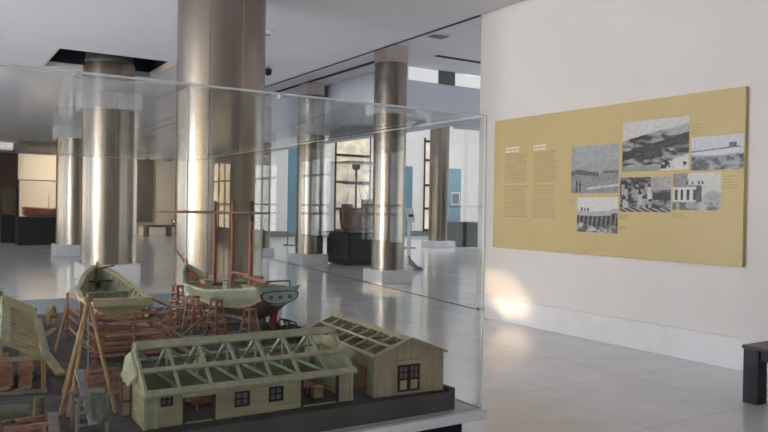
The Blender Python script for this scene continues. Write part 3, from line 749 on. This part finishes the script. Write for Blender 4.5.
for k in (.5, .56, .68, .78):
    a_ = on_deck(k, -.85, .012); b_ = on_deck(k + .03, .85, .012); MB().beam(a_, b_, .016, .012).build('deck_beam', M['pale_wood'], t)
tag(MB().tube([(1.372, 5.2, 1.503), (1.392, 4.3, 1.511), (1.425, 3.30, 1.518)], [.006, .0095, .006], 10).build('yard_spar', M['dark_spar'], None, (1.395, 4.25, 1.51)),
    'long thin brown spar laid level against the tops of the three masts', 'spar')

# trestles under the ship
t0 = thing('trestle', 'reddish ladder trestle under the pale green ship, furthest toward its bow', 'trestle', (0, 0, 0), 'reddish trestles propping the green ship')
ORG[t0.name] = (0, 0, 0)
hT = .20; wT = .085
for sx in (-1, 1):
    for sy in (-1, 1):
        MB().beam((sx * .038, sy * wT / 2, 0), (sx * .016, sy * wT / 2 * .5, hT), .0085).build('leg', M['red_wood'], t0)
for z in (.035, .075, .115, .155):
    f = z / hT; yy = wT / 2 * (1 - .5 * f); xx = .038 - .022 * f
    for sy in (-1, 1): MB().beam((-xx, sy * yy, z), (xx, sy * yy, z), .0065).build('rung', M['red_wood'], t0)
    for sx in (-1, 1): MB().beam((sx * xx, -yy, z + .012), (sx * xx, yy, z + .012), .0065).build('rung', M['red_wood'], t0)
MB().box(-.022, .022, -.03, .03, hT - .004, hT + .006).build('cap', M['red_wood'], t0)
pos = [(1.215, 4.08, .25, 1.1), (1.215, 3.80, .35, .95), (1.265, 3.58, .3, .98), (1.375, 3.40, .2, .82), (1.31, 3.93, .1, .7)]
lab = [None, 'reddish ladder trestle beside the ship hull, second from its bow', 'reddish ladder trestle beside the ship hull, third from its bow',
       'reddish ladder trestle under the stern quarter of the ship', 'shorter reddish trestle set back under the middle of the ship']
for i, (x, y, r_, s_) in enumerate(pos):
    if i == 0: t0.location = (x, y, ZB); t0.rotation_euler = (0, 0, r_); t0.scale = (1, 1, s_)
    else: dup(t0, (x, y, ZB), r_, lab[i], (1, 1, s_))
# slipway timbers under the hull
for i, (p, q, lb) in enumerate((((1.12, 3.62, ZB + .008), (1.55, 3.66, ZB + .008), 'grey slipway sleeper lying across under the ship stern'), ((1.10, 3.95, ZB + .008), (1.55, 3.99, ZB + .008), 'grey slipway sleeper lying across under the ship middle'),
        ((1.12, 4.25, ZB + .008), (1.55, 4.29, ZB + .008), 'grey slipway sleeper lying across under the ship bow'))):
    c_ = (Vector(p) + Vector(q)) / 2
    tag(MB().beam(p, q, .03, .016).build('slipway_sleeper', M['grey_wood'], None, c_), lb, 'timber', 'slipway sleepers under the ship')
for i in range(3):
    y = 3.66 + .33 * i
    p = Vector((1.10 + .03 * i, y, ZB + .004)); q = Vector((1.30, y + .1, ZB + .11))
    tag(MB().beam(p, q, .012, .012).build('prop', M['grey_wood'], None, p), 'slanting grey prop against the ship hull, %s' % ('nearest the stern', 'at the middle', 'nearest the bow')[i], 'prop', 'slanting props under the hull')

for i, (x, lb) in enumerate(((1.02, 'long grey slipway rail on the ground between the open boat and the ship'), (1.10, 'long grey slipway rail on the ground nearest the ship trestles'))):
    tag(MB().beam((x, 3.15, ZB + .008), (x + .04, 4.75, ZB + .008), .018, .016).build('slipway_rail', M['grey_wood'], None, (x, 3.95, ZB)), lb, 'timber', 'slipway rails')
for i, (p, q, w, m_, lb) in enumerate((((.52, 3.98, ZB + .006), (.60, 4.22, ZB + .006), .03, 'grey_wood', 'grey plank lying on the ground beside the pale wheel'), ((.98, 3.00, ZB + .006), (1.08, 3.22, ZB + .006), .035, 'pale_wood', 'pale plank lying on the ground behind the green house ridge'),
        ((.45, 2.80, ZB + .006), (.60, 2.90, ZB + .006), .03, 'red_wood', 'reddish plank lying behind the pole tripod'), ((.96, 3.45, ZB + .006), (.98, 3.80, ZB + .006), .025, 'red_wood', 'reddish plank lying along the right side of the scaffold'),
        ((.42, 4.0, ZB + .006), (.47, 4.28, ZB + .006), .03, 'pale_wood', 'pale plank lying beyond the lattice shed roof'), ((1.13, 4.45, ZB + .006), (1.25, 4.70, ZB + .006), .03, 'grey_wood', 'grey plank lying near the water beyond the ship bow'))):
    tag(MB().beam(p, q, w, .010).build('plank', M[m_], None, p), lb, 'plank')

# dark brushwood heap beyond the stern
bh = MB(); rnd = random.Random(3)
for i in range(150):
    x = rnd.uniform(1.56, 1.665); y = rnd.uniform(3.05, 3.75); hgt = .09 * max(0, 1 - abs(y - 3.45) / .42)
    z = ZB + .004 + rnd.random() * hgt; a = rnd.uniform(-.8, .8) + 1.2; l = rnd.uniform(.05, .12)
    d = Vector((math.cos(a) * .6, math.sin(a), rnd.uniform(-.15, .15))) * l / 2
    x = min(max(x, 1.545 + abs(d.x)), 1.67 - abs(d.x))
    bh.beam((x - d.x, y - d.y, max(z - d.z, ZB + .002)), (x + d.x, y + d.y, max(z + d.z, ZB + .002)), rnd.uniform(.004, .009))
o = bh.build('brushwood_heap', M['dark_timber'], None, (1.58, 3.4, ZB)); tag(o, 'heap of dark sticks and scrap timber beside the ship stern', 'brushwood', None, 'stuff')

# ------------------------------------------------------------------ open boat on scaffold
H2 = Hull((.735, 3.27), (.765, 3.98), [(0, .112), (.25, .140), (.55, .135), (.8, .085), (.93, .04), (1, .003)],
          [(0, 1.128), (.3, 1.125), (.6, 1.145), (1, 1.228)], [(0, 1.045), (.2, 1.02), (.8, 1.02), (1, 1.12)], [(0, .5), (.5, .45), (1, .8)])
t = thing('model_boat', 'open yellow-green wooden boat model without deck, raised on the scaffold', 'boat model', (.75, 3.6, 1.02))
H2.skin(.0, 1.0).build('planking', M['boat2'], t, solid=.005)
H2.skin(.05, .97, inset=.008, k0=.02, k1=.96).build('lining', M['boat2_in'], t, solid=.003)
for sd in (-1, 1): H2.rail(1.0, .022, .014, sd).build('gunwale', M['boat_rim'], t)
ring, cc = transom(H2, 0, 1, 0)
MB().add(ring + [cc], [(i, (i + 1) % len(ring), len(ring)) for i in range(len(ring))]).build('transom', M['boat2'], t, solid=.008)
a_ = H2.P(0, 1, 1) + H2.n * .012; b_ = H2.P(0, -1, 1) - H2.n * .012
MB().beam(a_ - H2.e * .004, b_ - H2.e * .004, .030, .034).build('transom_rail', M['boat_rim'], t)
H2.deck(.35, k0=.03, k1=.9).build('floor_boards', M['boat2_in'], t)
for i in range(9):
    k = .08 + i * .095; mb = MB()
    for sd in (-1, 1):
        pts = [H2.P(k, sd, .1 + .9 * j / 6, .012) for j in range(7)]
        for p, q in zip(pts[:-1], pts[1:]): mb.beam(p, q, .009, .008)
    mb.build('rib', M['boat2'], t)
for k, m_ in ((.30, M['dark_timber']), (.62, M['boat2_in']), (.84, M['dark_timber'])):
    MB().beam(H2.P(k, 1, .78, .006), H2.P(k, -1, .78, .006), .045 if k < .8 else .03, .008).build('thwart', m_, t)
MB().tube([H2.P(1, 0, .2), H2.P(1, 0, 1) + Vector((0, 0, .022))], .008, 8).build('stem', M['boat2'], t)
p = H2.P(.9, -.3, 1) ; tag(MB().beam(p + Vector((-.02, -.02, .012)), p + Vector((.07, .06, .020)), .009, .007).build('stick', M['dark_timber'], None, p), 'short dark stick laid across the bow of the open boat', 'stick')

t = thing('scaffold', 'reddish timber scaffold frame carrying the open yellow-green boat', 'scaffold', (.76, 3.55, ZB))
sx = [.615, .77, .925]; sy = [3.20, 3.55, 3.92]
for x in sx:
    for y in sy:
        if x == .77 and y != 3.20: continue
        zt = 1.105 if y != 3.20 else (1.098 if x != .77 else 1.09)
        MB().beam((x, y, ZB), (x, y, zt), .011).build('upright', M['red_wood'], t)
for y in sy:
    for z in (.915, .965, 1.01):
        MB().beam((.595, y - .008, z), (.945, y - .008, z), .008, .011).build('ledger', M['red_wood'], t)
for z in (1.048, 1.085): MB().beam((.595, 3.191, z), (.945, 3.191, z), .008, .011).build('ledger', M['red_wood'], t)
for x in (.615, .925):
    for z in (.93, .985, 1.03, 1.10):
        MB().beam((x + .008, 3.2, z), (x + .008, 3.94, z), .007, .010).build('side_rail', M['red_wood'], t)
for z, n in ((.922, 3), (.973, 3)):
    for i in range(n):
        MB().box(.60, .94, 3.24 + i * .11, 3.24 + i * .11 + .06, z, z + .006).build('shelf_plank', M['grey_wood'] if i % 2 else M['red_wood'], t)
for x0, x1 in ((.60, .66), (.94, .88)):
    MB().beam((x0, 3.20, .88), (x1, 3.20, 1.03), .007).build('diagonal', M['red_wood'], t)
for i, (y, z, lb) in enumerate(((3.27, .981, 'pale offcut plank lying on the upper scaffold shelf'), (3.27, .930, 'pale offcut plank lying on the lower scaffold shelf'))):
    tag(MB().box(.66, .90, y - .02, y + .02, z, z + .008).build('plank', M['pale_wood'], None, (.78, y, z)), lb, 'plank')

# sticks standing beyond the boat
for i, (x, y, dx, h, lb) in enumerate(((1.02, 4.35, .02, .12, 'dark forked stick standing between the open boat and the ship'), (1.09, 4.30, -.015, .09, 'shorter dark stick standing beside the forked stick'))):
    mb = MB().tube([(x, y, ZB), (x + dx, y, ZB + h)], [.007, .005], 8)
    if i == 0: mb.tube([(x + dx * .5, y, ZB + h * .5), (x - .03, y, ZB + h * .95)], [.005, .003], 8)
    tag(mb.build('stick', M['dark_timber'], None, (x, y, ZB)), lb, 'stick')

# ------------------------------------------------------------------ pole tripod
ap = Vector((.485, 2.66, 1.222))
t = thing('pole_tripod', 'tall tripod of brown poles standing in front of the scaffold', 'tripod', (.45, 2.55, ZB))
for f in ((.372, 2.484), (.395, 2.472), (.534, 2.446), (.43, 2.80)):
    g_ = Vector((f[0], f[1], ZB)); MB().tube([g_, ap + (ap - g_) * .05], [.0072, .0058], 10).build('pole', M['pole_wood'], t)
MB().lathe([(.014, -.008), (.016, 0), (.014, .008)], ap, 10).build('lashing', M['grey_wood'], t)
MB().tube([ap - Vector((0, 0, .01)), Vector((.486, 2.655, .985))], .0025, 6).build('rope', M['cloth_grey'], t)
MB().box(.480, .492, 2.649, 2.661, .965, .99).build('hook_block', M['red_wood'], t)

# sawing trestle with cloth and planks
def saw_horse(x0, x1, y0, y1, h, m, label, rails=2):
    t = thing('work_trestle', label, 'trestle', ((x0 + x1) / 2, (y0 + y1) / 2, ZB))
    for x in (x0, x1):
        for y in (y0, y1): MB().beam((x, y, ZB), (x + (.004 if x == x0 else -.004), y, ZB + h), .009).build('leg', m, t)
    MB().beam((x0 - .008, y0, ZB + h), (x1 + .008, y0, ZB + h), .010).build('top_rail', m, t)
    MB().beam((x0 - .008, y1, ZB + h), (x1 + .008, y1, ZB + h), .010).build('top_rail', m, t)
    for y in (y0, y1):
        for k in range(rails): MB().beam((x0, y - .006, ZB + h * (.28 + .35 * k)), (x1, y - .006, ZB + h * (.28 + .35 * k)), .006, .008).build('cross_rail', m, t)
    return t
saw_horse(.385, .470, 2.262, 2.35, .105, M['grey_wood'], 'pale work trestle standing under the pole tripod')
saw_horse(.205, .300, 2.262, 2.34, .045, M['red_wood'], 'low reddish trestle at the front left corner', 1)
saw_horse(.47, .59, 2.62, 2.72, .085, M['red_wood'], 'reddish trestle between the pole tripod and the green house')
rows = []
for i in range(9):
    r_ = []
    for j in range(9):
        u = j / 8; v = i / 8; x = .418 + .048 * u + .004 * math.sin(v * 9)
        if v < .4: y = 2.345 - .09 * v / .4; z = ZB + .112
        else: y = 2.253 - .004 * math.sin(u * 12); z = ZB + .112 - .085 * (v - .4) / .6
        r_.append((x, y, z))
    rows.append(r_)
tag(MB().grid(rows, True).build('tarpaulin', M['cloth_green'], None, (.44, 2.30, ZB + .03), solid=.003), 'dark green cloth hanging over the work trestle under the tripod', 'cloth')
tag(MB().beam((.428, 2.245, ZB + .03), (.405, 2.36, ZB + .17), .024, .006).build('board', M['cloth_grey'], None, (.42, 2.3, ZB + .03)), 'pale grey board leaning on the work trestle under the tripod', 'board')

# planks, wheel, logs
def leaning(p, q, w, h, m, label, name='plank', cat='plank'):
    tag(MB().beam(p, q, w, h).build(name, m, None, p), label, cat)
leaning((.46, 3.05, ZB + .01), (.44, 3.30, ZB + .045), .035, .010, M['pale_wood'], 'pale plank propped on the ground left of the scaffold')
leaning((.44, 3.45, ZB + .008), (.43, 3.75, ZB + .012), .03, .010, M['grey_wood'], 'grey plank lying beside the lattice-roofed shed')
leaning((.50, 3.5, ZB + .01), (.585, 3.72, 1.08), .012, .012, M['pole_wood'], 'brown pole leaning against the left side of the scaffold', 'pole', 'pole')
leaning((.49, 2.95, ZB + .006), (.56, 3.10, ZB + .006), .05, .010, M['grey_wood'], 'grey board lying flat in front of the scaffold')
t = thing('cart_wheel', 'pale wooden wheel standing on the ground left of the open boat', 'wheel', (.60, 4.34, ZB))
wc = Vector((.60, 4.34, ZB + .058)); wa = R(62)
def wp(r_, a, off=0.): return wc + Vector((math.cos(wa) * r_ * math.cos(a) - math.sin(wa) * off, math.sin(wa) * r_ * math.cos(a) + math.cos(wa) * off, r_ * math.sin(a)))
rim = MB(); rows = [[wp(r_, 2 * PI * i / 28, o_) for r_, o_ in ((.044, -.010), (.056, -.010), (.056, .010), (.044, .010))] for i in range(29)]
rim.grid(rows, False, True).build('rim', M['pale_wood'], t)
MB().tube([wp(0, 0, -.03), wp(0, 0, .03)], .012, 10).build('hub', M['red_wood'], t)
sp = MB()
for i in range(6): sp.beam(wp(.01, i * PI / 3), wp(.046, i * PI / 3), .006)
sp.build('spoke', M['pale_wood'], t)
tag(MB().tube([(.13, 2.52, ZB + .026), (.285, 2.50, ZB + .026)], [.026, .024], 14).build('log', M['log_green'], None, (.2, 2.51, ZB)), 'grey-green log lying in front of the lattice-roofed shed', 'log')
tag(MB().tube([(.302, 2.43, ZB), (.303, 2.43, ZB + .03), (.305, 2.43, ZB + .085)], [.019, .016, .015], 14).build('post', M['bark'], None, (.302, 2.43, ZB)), 'short upright timber post beside the grey-green log', 'post')
tag(MB().tube([(.165, 2.30, ZB + .006), (.175, 2.31, ZB + .03), (.180, 2.33, ZB + .065), (.172, 2.35, ZB + .09)], [.006, .008, .007, .004], 8).build('crooked_timber', M['pale_wood'], None, (.165, 2.30, ZB)), 'pale crooked ship timber standing at the front left corner', 'timber')
leaning((.10, 2.40, ZB + .008), (.22, 2.28, ZB + .06), .014, .010, M['dark_timber'], 'dark pole slanting beside the pale crooked timber', 'pole', 'pole')
leaning((.33, 2.30, ZB + .006), (.355, 2.52, ZB + .006), .03, .008, M['grey_wood'], 'grey board lying flat between the upright post and the tripod')

# ------------------------------------------------------------------ lattice-roofed shed on the left
sh = Matrix.Translation((.370, 2.843, ZB)) @ Matrix.Rotation(R(-5.2), 4, 'Z')
def SH(x, y, z): return sh @ Vector((x, y, z))
t = thing('open_shed', 'open timber shed with a lattice roof sheltering plank stacks at the left', 'model shed', (.370, 2.843, ZB))
SL = .92; se = .125; sr = .190; sw = .135
for y in (.0, .31, .62, SL, 1.3):
    MB().beam(SH(0, y, 0), SH(0, y, se), .014).build('post', M['orange_wood'], t)
    MB().beam(SH(-2 * sw, y, 0), SH(-2 * sw, y, se), .014).build('post', M['orange_wood'], t)
    MB().beam(SH(-2 * sw - .01, y, se), SH(.015, y, se), .012, .014).build('tie_beam', M['pale_wood'], t)
    MB().beam(SH(-sw, y, se), SH(-sw, y, sr), .01).build('king_post', M['pale_wood'], t)
for sgn in (-1, 1):
    cx = -sw
    def sp_(f, y, dz=0): return SH(cx + sgn * f * sw, y, sr - f * (sr - se) + dz)
    nrm = sh.to_3x3() @ Vector((sgn * (sr - se) / sw, 0, 1))
    for k in range(10):
        y = .01 + k * .1
        MB().beam(sp_(1.0, y, .004), sp_(.0, y + .03, .004), .018, .010).build('slat', M['pale_wood'], t)
    cov = MB().prism([sp_(1.02, .95, .004), sp_(1.02, 1.33, .004), sp_(0, 1.33, .004), sp_(0, .95, .004)], nrm * .006)
    for k in range(7): cov.beam(sp_(.08 + k * .14, .95, .012), sp_(.08 + k * .14, 1.33, .012), .012, .004, nrm)
    cov.build('roof_planks', M['tan_beam'], t)
    MB().beam(sp_(1.05, -.02, .006), sp_(1.05, SL + .03, .006), .034, .010, nrm).build('eave_board', M['g_beam'], t)
    MB().beam(sp_(.1, -.02, .009), sp_(.1, SL + .03, .009), .03, .010, nrm).build('ridge_board', M['g_beam'], t)
    MB().beam(sp_(1.05, -.012, .0), sp_(0, -.012, .0), .012, .012).build('barge_board', M['pale_wood'], t)
MB().box(-2 * sw - .01, .012, -.012, .02, .0, .008, sh).build('sill', M['grey_wood'], t)
for i, (x, y, n, m_, lb) in enumerate(((-.055, .12, 8, M['red_wood'], 'reddish plank stack in the lattice shed beside its corner post'), (-.125, .12, 8, M['red_wood'], 'reddish plank stack in the lattice shed, second from its corner post'),
        (-.20, .14, 6, M['grey_wood'], 'grey plank stack in the lattice shed furthest from its corner post'))):
    p = SH(x, y + .08, 0); plank_stack(p.x, p.y, p.z, .042, .30, n, m_, lb, 'plank_stack', None, R(-5.2 + i * 3), .011)
for i, (x, lb) in enumerate(((-.09, 'loose grey offcut leaning on the reddish stacks in the shed'), (-.16, 'loose pale offcut at the front sill of the shed'))):
    p = SH(x, .035, .006); q = SH(x + .05, .02 + .015 * i, .02)
    leaning(p, q, .02, .008, M['grey_wood'] if i == 0 else M['pale_wood'], lb, 'offcut')

# dark-roofed hut further back on the left
t = thing('model_hut', 'low hut with a dark roof and white ridge strip behind the lattice shed', 'model hut', (.19, 4.54, ZB))
MB().box(.02, .36, 4.36, 4.72, ZB, ZB + .11).build('wall', M['grey_wood'], t)
MB().prism([(.0, 4.32, ZB + .11), (.39, 4.32, ZB + .11), (.39, 4.76, ZB + .155), (.0, 4.76, ZB + .155)], (0, 0, .012)).build('roof', M['dark_timber'], t)
MB().box(-.01, .395, 4.745, 4.775, ZB + .165, ZB + .182).build('ridge_strip', M['white_card'], t)
# a second hut out to the left so the board does not end abruptly
t = thing('model_hut', 'plain grey-green hut at the far left of the board outside the shed', 'model hut', (-.55, 3.0, ZB))
MB().box(-.85, -.25, 2.75, 3.25, ZB, ZB + .11).build('wall', M['g_wall'], t)
MB().prism([(-.87, 2.72, ZB + .11), (-.87, 3.28, ZB + .11), (-.87, 3.0, ZB + .2)], (.64, 0, 0)).build('roof', M['g_beam'], t)

# ------------------------------------------------------------------ far display cases
def case_box(x0, x1, y0, y1, h, gh, label, name='display_case', round_=False):
    t = thing(name, label, 'display case', ((x0 + x1) / 2, (y0 + y1) / 2, 0))
    MB().box(x0, x1, y0, y1, 0, h - .03).build('plinth', M['black'], t, bevel=.15 if round_ else .01)
    MB().box(x0 - .01, x1 + .01, y0 - .01, y1 + .01, h - .03, h).build('top', M['dark_wood'] if round_ else M['black'], t, bevel=.01)
    if gh:
        for a in ((x0 + .02, x1 - .02, y0 + .02, y0 + .035), (x0 + .02, x1 - .02, y1 - .035, y1 - .02), (x0 + .02, x0 + .035, y0 + .036, y1 - .036), (x1 - .035, x1 - .02, y0 + .036, y1 - .036)):
            MB().box(*a, h, h + gh).build('glass_pane', M['glass_far'], t)
        MB().box(x0 + .02, x1 - .02, y0 + .02, y1 - .02, h + gh + .001, h + gh + .015).build('glass_pane', M['glass_far'], t)
    return t
case_box(2.93, 4.9, 29.4, 30.6, 1.03, 1.35, 'black plinth case with a red boat model at the far left end')
case_box(2.55, 3.15, 31.4, 32.4, 1.1, 1.0, 'smaller black case behind the left end of the red boat case')
case_box(9.55, 11.1, 16.9, 18.2, .90, 1.9, 'black rounded display case holding a dark ship model between two slim columns', round_=True)
case_box(18.93, 20.1, 24.0, 24.9, 1.05, 0, 'small plain black case in front of the blue picture panel by the wall end')

def small_ship(name, stern, bow, z0, bm, h, mats, label, mast=None, rig=True):
    H = Hull(stern, bow, [(0, bm * .8), (.3, bm), (.8, bm * .9), (1, bm * .25)], [(0, z0 + h * 1.05), (.4, z0 + h * .9), (1, z0 + h * 1.08)], [(0, z0 + h * .1), (.15, z0 + .02), (.9, z0 + .02), (1, z0 + h * .2)], [(0, .5), (.5, .35), (1, .8)])
    c_ = (H.P(0, 0, 0) + H.P(1, 0, 0)) / 2; t = thing(name, label, 'ship model', (c_.x, c_.y, z0))
    H.skin(0, 1, 20, 6).build('hull', mats[0], t, solid=.02)
    H.deck(.75, 12, .03, .95).build('deck', mats[1], t)
    for sd in (-1, 1): H.rail(1, .03, .03, sd).build('rail', mats[1], t)
    ring, cc = transom(H, 0, 1, 0)
    MB().add(ring + [cc], [(i, (i + 1) % len(ring), len(ring)) for i in range(len(ring))]).build('transom', mats[0], t, solid=.02)
    for k in (.25, .75):
        p = H.P(k, 0, 0); MB().box(p.x - .03, p.x + .03, p.y - .03, p.y + .03, z0, max(p.z, z0 + .03)).build('stand', mats[2], t)
    return t, H
t, H = small_ship('ship_model', (4.75, 30.0), (3.12, 29.95), 1.03, .30, .34, (M['model_red'], M['model_tan'], M['model_dark']), 'varnished red boat model with tan rails in the far left case')
for k in (.2, .4, .6, .8): MB().beam(H.P(k, -1, .95), H.P(k, 1, .95), .05, .03).build('thwart', M['model_tan'], t)
MB().tube([H.P(.45, 0, .5), H.P(.45, 0, .5) + Vector((0, 0, .75))], .015, 8).build('mast', M['model_tan'], t)
t, H = small_ship('ship_model', (10.78, 17.62), (9.66, 17.48), .90, .30, .58, (M['model_dark'], M['model_dark'], M['dark_timber']), 'dark brown high-sided ship model with a single tall mast in the rounded case')
MB().box(10.48, 10.78, 17.40, 17.80, 1.30, 1.80).build('stern_castle', M['model_dark'], t); MB().box(9.76, 9.96, 17.36, 17.64, 1.30, 1.66).build('fore_castle', M['model_dark'], t)
mp = Vector((10.16, 17.55, 1.2)); MB().tube([mp, mp + Vector((0, 0, 1.5))], .028, 10).build('mast', M['model_dark'], t)
MB().lathe([(.05, 0), (.11, .05), (.12, .16), (.10, .16)], mp + Vector((0, 0, 1.40)), 14).build('crows_nest', M['dark_timber'], t)
MB().tube([mp + Vector((-.42, .02, 1.02)), mp + Vector((.42, -.02, 1.02))], .014, 8).build('yard', M['model_dark'], t)
rg = MB()
for a, b in (((-.4, 0, .3), (0, 0, 1.4)), ((.5, .03, .5), (0, 0, 1.4)), ((-.1, -.2, .3), (0, 0, 1.4)), ((.12, -.2, .3), (0, 0, 1.4)), ((.30, 0, .55), (.62, .05, .95))): rg.tube([mp + Vector(a), mp + Vector(b)], .006, 6)
rg.build('rigging', M['dark_timber'], t)

# ------------------------------------------------------------------ banners, boards, far furniture
def banner(x0, x1, y, z0, z1, label):
    t = thing('banner_stand', label, 'banner', ((x0 + x1) / 2, y, 0))
    MB().box(x0, x1, y - .02, y + .02, z0, z1).build('sheet', M['blue'], t)
    for x in (x0 + .03, x1 - .03): MB().box(x - .02, x + .02, y + .02, y + .06, .0, z1).build('pole', M['grey_metal'], t)
    MB().box(x0 - .05, x1 + .05, y - .25, y + .25, 0, .04).build('foot', M['grey_metal'], t)
    return t
banner(12.47, 12.88, 27, .5, 4.3, 'tall narrow blue banner left of the slim column by the ship case')
banner(16.05, 16.48, 24, .6, 3.25, 'narrow blue banner just right of the slim column beside the ship case')
t = banner(18.98, 19.95, 25.3, .3, 3.35, 'wide blue panel with a small picture behind the small black case')
MB().box(19.42, 19.88, 25.26, 25.28, 1.75, 2.32).build('picture', M['white_card'], t); MB().box(19.47, 19.83, 25.25, 25.262, 1.82, 2.25).build('picture_print', M['grey_metal'], t)
t = thing('sign_stand', 'thin pale sign stand on a curved grey foot beside the slim column', 'sign stand', (10.5, 15.4, 0))
MB().box(10.47, 10.53, 15.37, 15.43, .1, 1.25).build('post', M['white_card'], t)
MB().prism([(10.40, 15.30, 1.22), (10.62, 15.30, 1.22), (10.62, 15.42, 1.58), (10.40, 15.42, 1.58)], (0, .03, 0)).build('board', M['white_card'], t)
MB().box(10.44, 10.58, 15.325, 15.35, 1.35, 1.42).build('print_block', M['frame_dark'], t)
MB().tube([(10.5, 15.4, .35), (10.54, 15.34, .18), (10.62, 15.22, .07), (10.72, 15.1, .03)], [.05, .07, .06, .04], 10).build('foot', M['grey_metal'], t)
MB().box(10.3, 10.75, 15.1, 15.6, 0, .03).build('foot_plate', M['grey_metal'], t)
t = thing('shutter_screen', 'tall dark slatted shutter standing open against the peach far wall', 'shutter', (9.68, 38.5, .6))
MB().box(9.25, 10.1, 38.46, 38.5, .65, 4.3).build('back_board', M['shutter'], t)
f = MB().box(9.25, 9.35, 38.4, 38.46, .65, 4.3).box(10.0, 10.1, 38.4, 38.46, .65, 4.3)
for z in (.65, 1.85, 3.05, 4.2): f.box(9.35, 10.0, 38.4, 38.46, z, z + .1)
f.build('frame', M['shutter'], t)
s_ = MB()
for i in range(34): s_.box(9.35, 10.0, 38.41, 38.45, .78 + i * .101, .85 + i * .101)
s_.build('slat', M['shutter'], t)
MB().box(9.2, 9.26, 38.36, 38.8, 0, 4.35).build('door_post', M['white_card'], t)
t = thing('long_bench', 'long low grey bench against the peach far wall', 'bench', (10.2, 36.5, 0))
MB().box(9.2, 11.6, 36.2, 36.9, .45, .56).build('top', M['shutter'], t)
for x in (9.3, 10.4, 11.5): MB().box(x - .06, x + .06, 36.25, 36.85, 0, .45).build('leg', M['shutter'], t)
tag(MB().tube([(10.55, 36.5, .70), (11.35, 36.5, .70)], .13, 14).build('cylinder_roll', M['chrome'], None, (10.95, 36.5, .56)), 'shiny silver roll lying on the long far bench', 'roll')

# ------------------------------------------------------------------ lights
def area(name, loc, target, sx, sy, power, color):
    l = bpy.data.lights.new(name, 'AREA'); l.shape = 'RECTANGLE'; l.size = sx; l.size_y = sy; l.energy = power; l.color = color
    o = bpy.data.objects.new(name, l); COL.objects.link(o); o.location = loc
    o.rotation_euler = (Vector(target) - Vector(loc)).to_track_quat('-Z', 'Y').to_euler(); return o
def spot(name, loc, target, power, color, ang, blend, scale=(1, 1, 1), radius=.03, roll=0.):
    l = bpy.data.lights.new(name, 'SPOT'); l.energy = power; l.color = color; l.spot_size = R(ang); l.spot_blend = blend; l.shadow_soft_size = radius
    o = bpy.data.objects.new(name, l); COL.objects.link(o); o.location = loc
    q = (Vector(target) - Vector(loc)).to_track_quat('-Z', 'Y'); o.rotation_euler = (q.to_matrix() @ Matrix.Rotation(roll, 3, 'Z')).to_euler(); o.scale = scale; return o
# low sun through a side window: a soft patch at the end of the right wall
spot('sun_patch', (-7.7, 18.6, 1.9), (6.9, 7.72, .40), 14000, (1., .70, .40), 3.4, .9, (1, .62, 1), .03, R(-28))
spot('sun_patch_low', (-7.7, 18.6, 1.9), (6.9, 7.45, .22), 9000, (1., .70, .42), 2.6, .9, (1, .5, 1), .03, R(10))
for x, p in ((6.3, 2300), (11.0, 1700)): spot('added_wall_fill', (x, 32.4, 4.15), (x + .4, 38.8, 2.2), p, (1., .88, .74), 75, 1., radius=.06)  # unseen fill lamps, added to brighten the far peach wall
spot('sun_streak', (-7.7, 18.6, 2.8), (7.4, 11.8, 0), 60000, (1., .72, .42), 9.0, .5, (1, .06, 1))

w = bpy.data.worlds.new('world'); SC.world = w; w.use_nodes = True
w.node_tree.nodes['Background'].inputs[0].default_value = (.8, .85, 1, 1); w.node_tree.nodes['Background'].inputs[1].default_value = .15
SC.view_settings.view_transform = 'Standard'; SC.view_settings.look = 'None'; SC.view_settings.gamma = 1; SC.view_settings.use_curve_mapping = False
SC.view_settings.exposure = -.36
SC.cycles.use_denoising = True
SC.cycles.max_bounces = 14; SC.cycles.transparent_max_bounces = 24; SC.cycles.diffuse_bounces = 6; SC.cycles.glossy_bounces = 6
SC.cycles.sample_clamp_indirect = 8
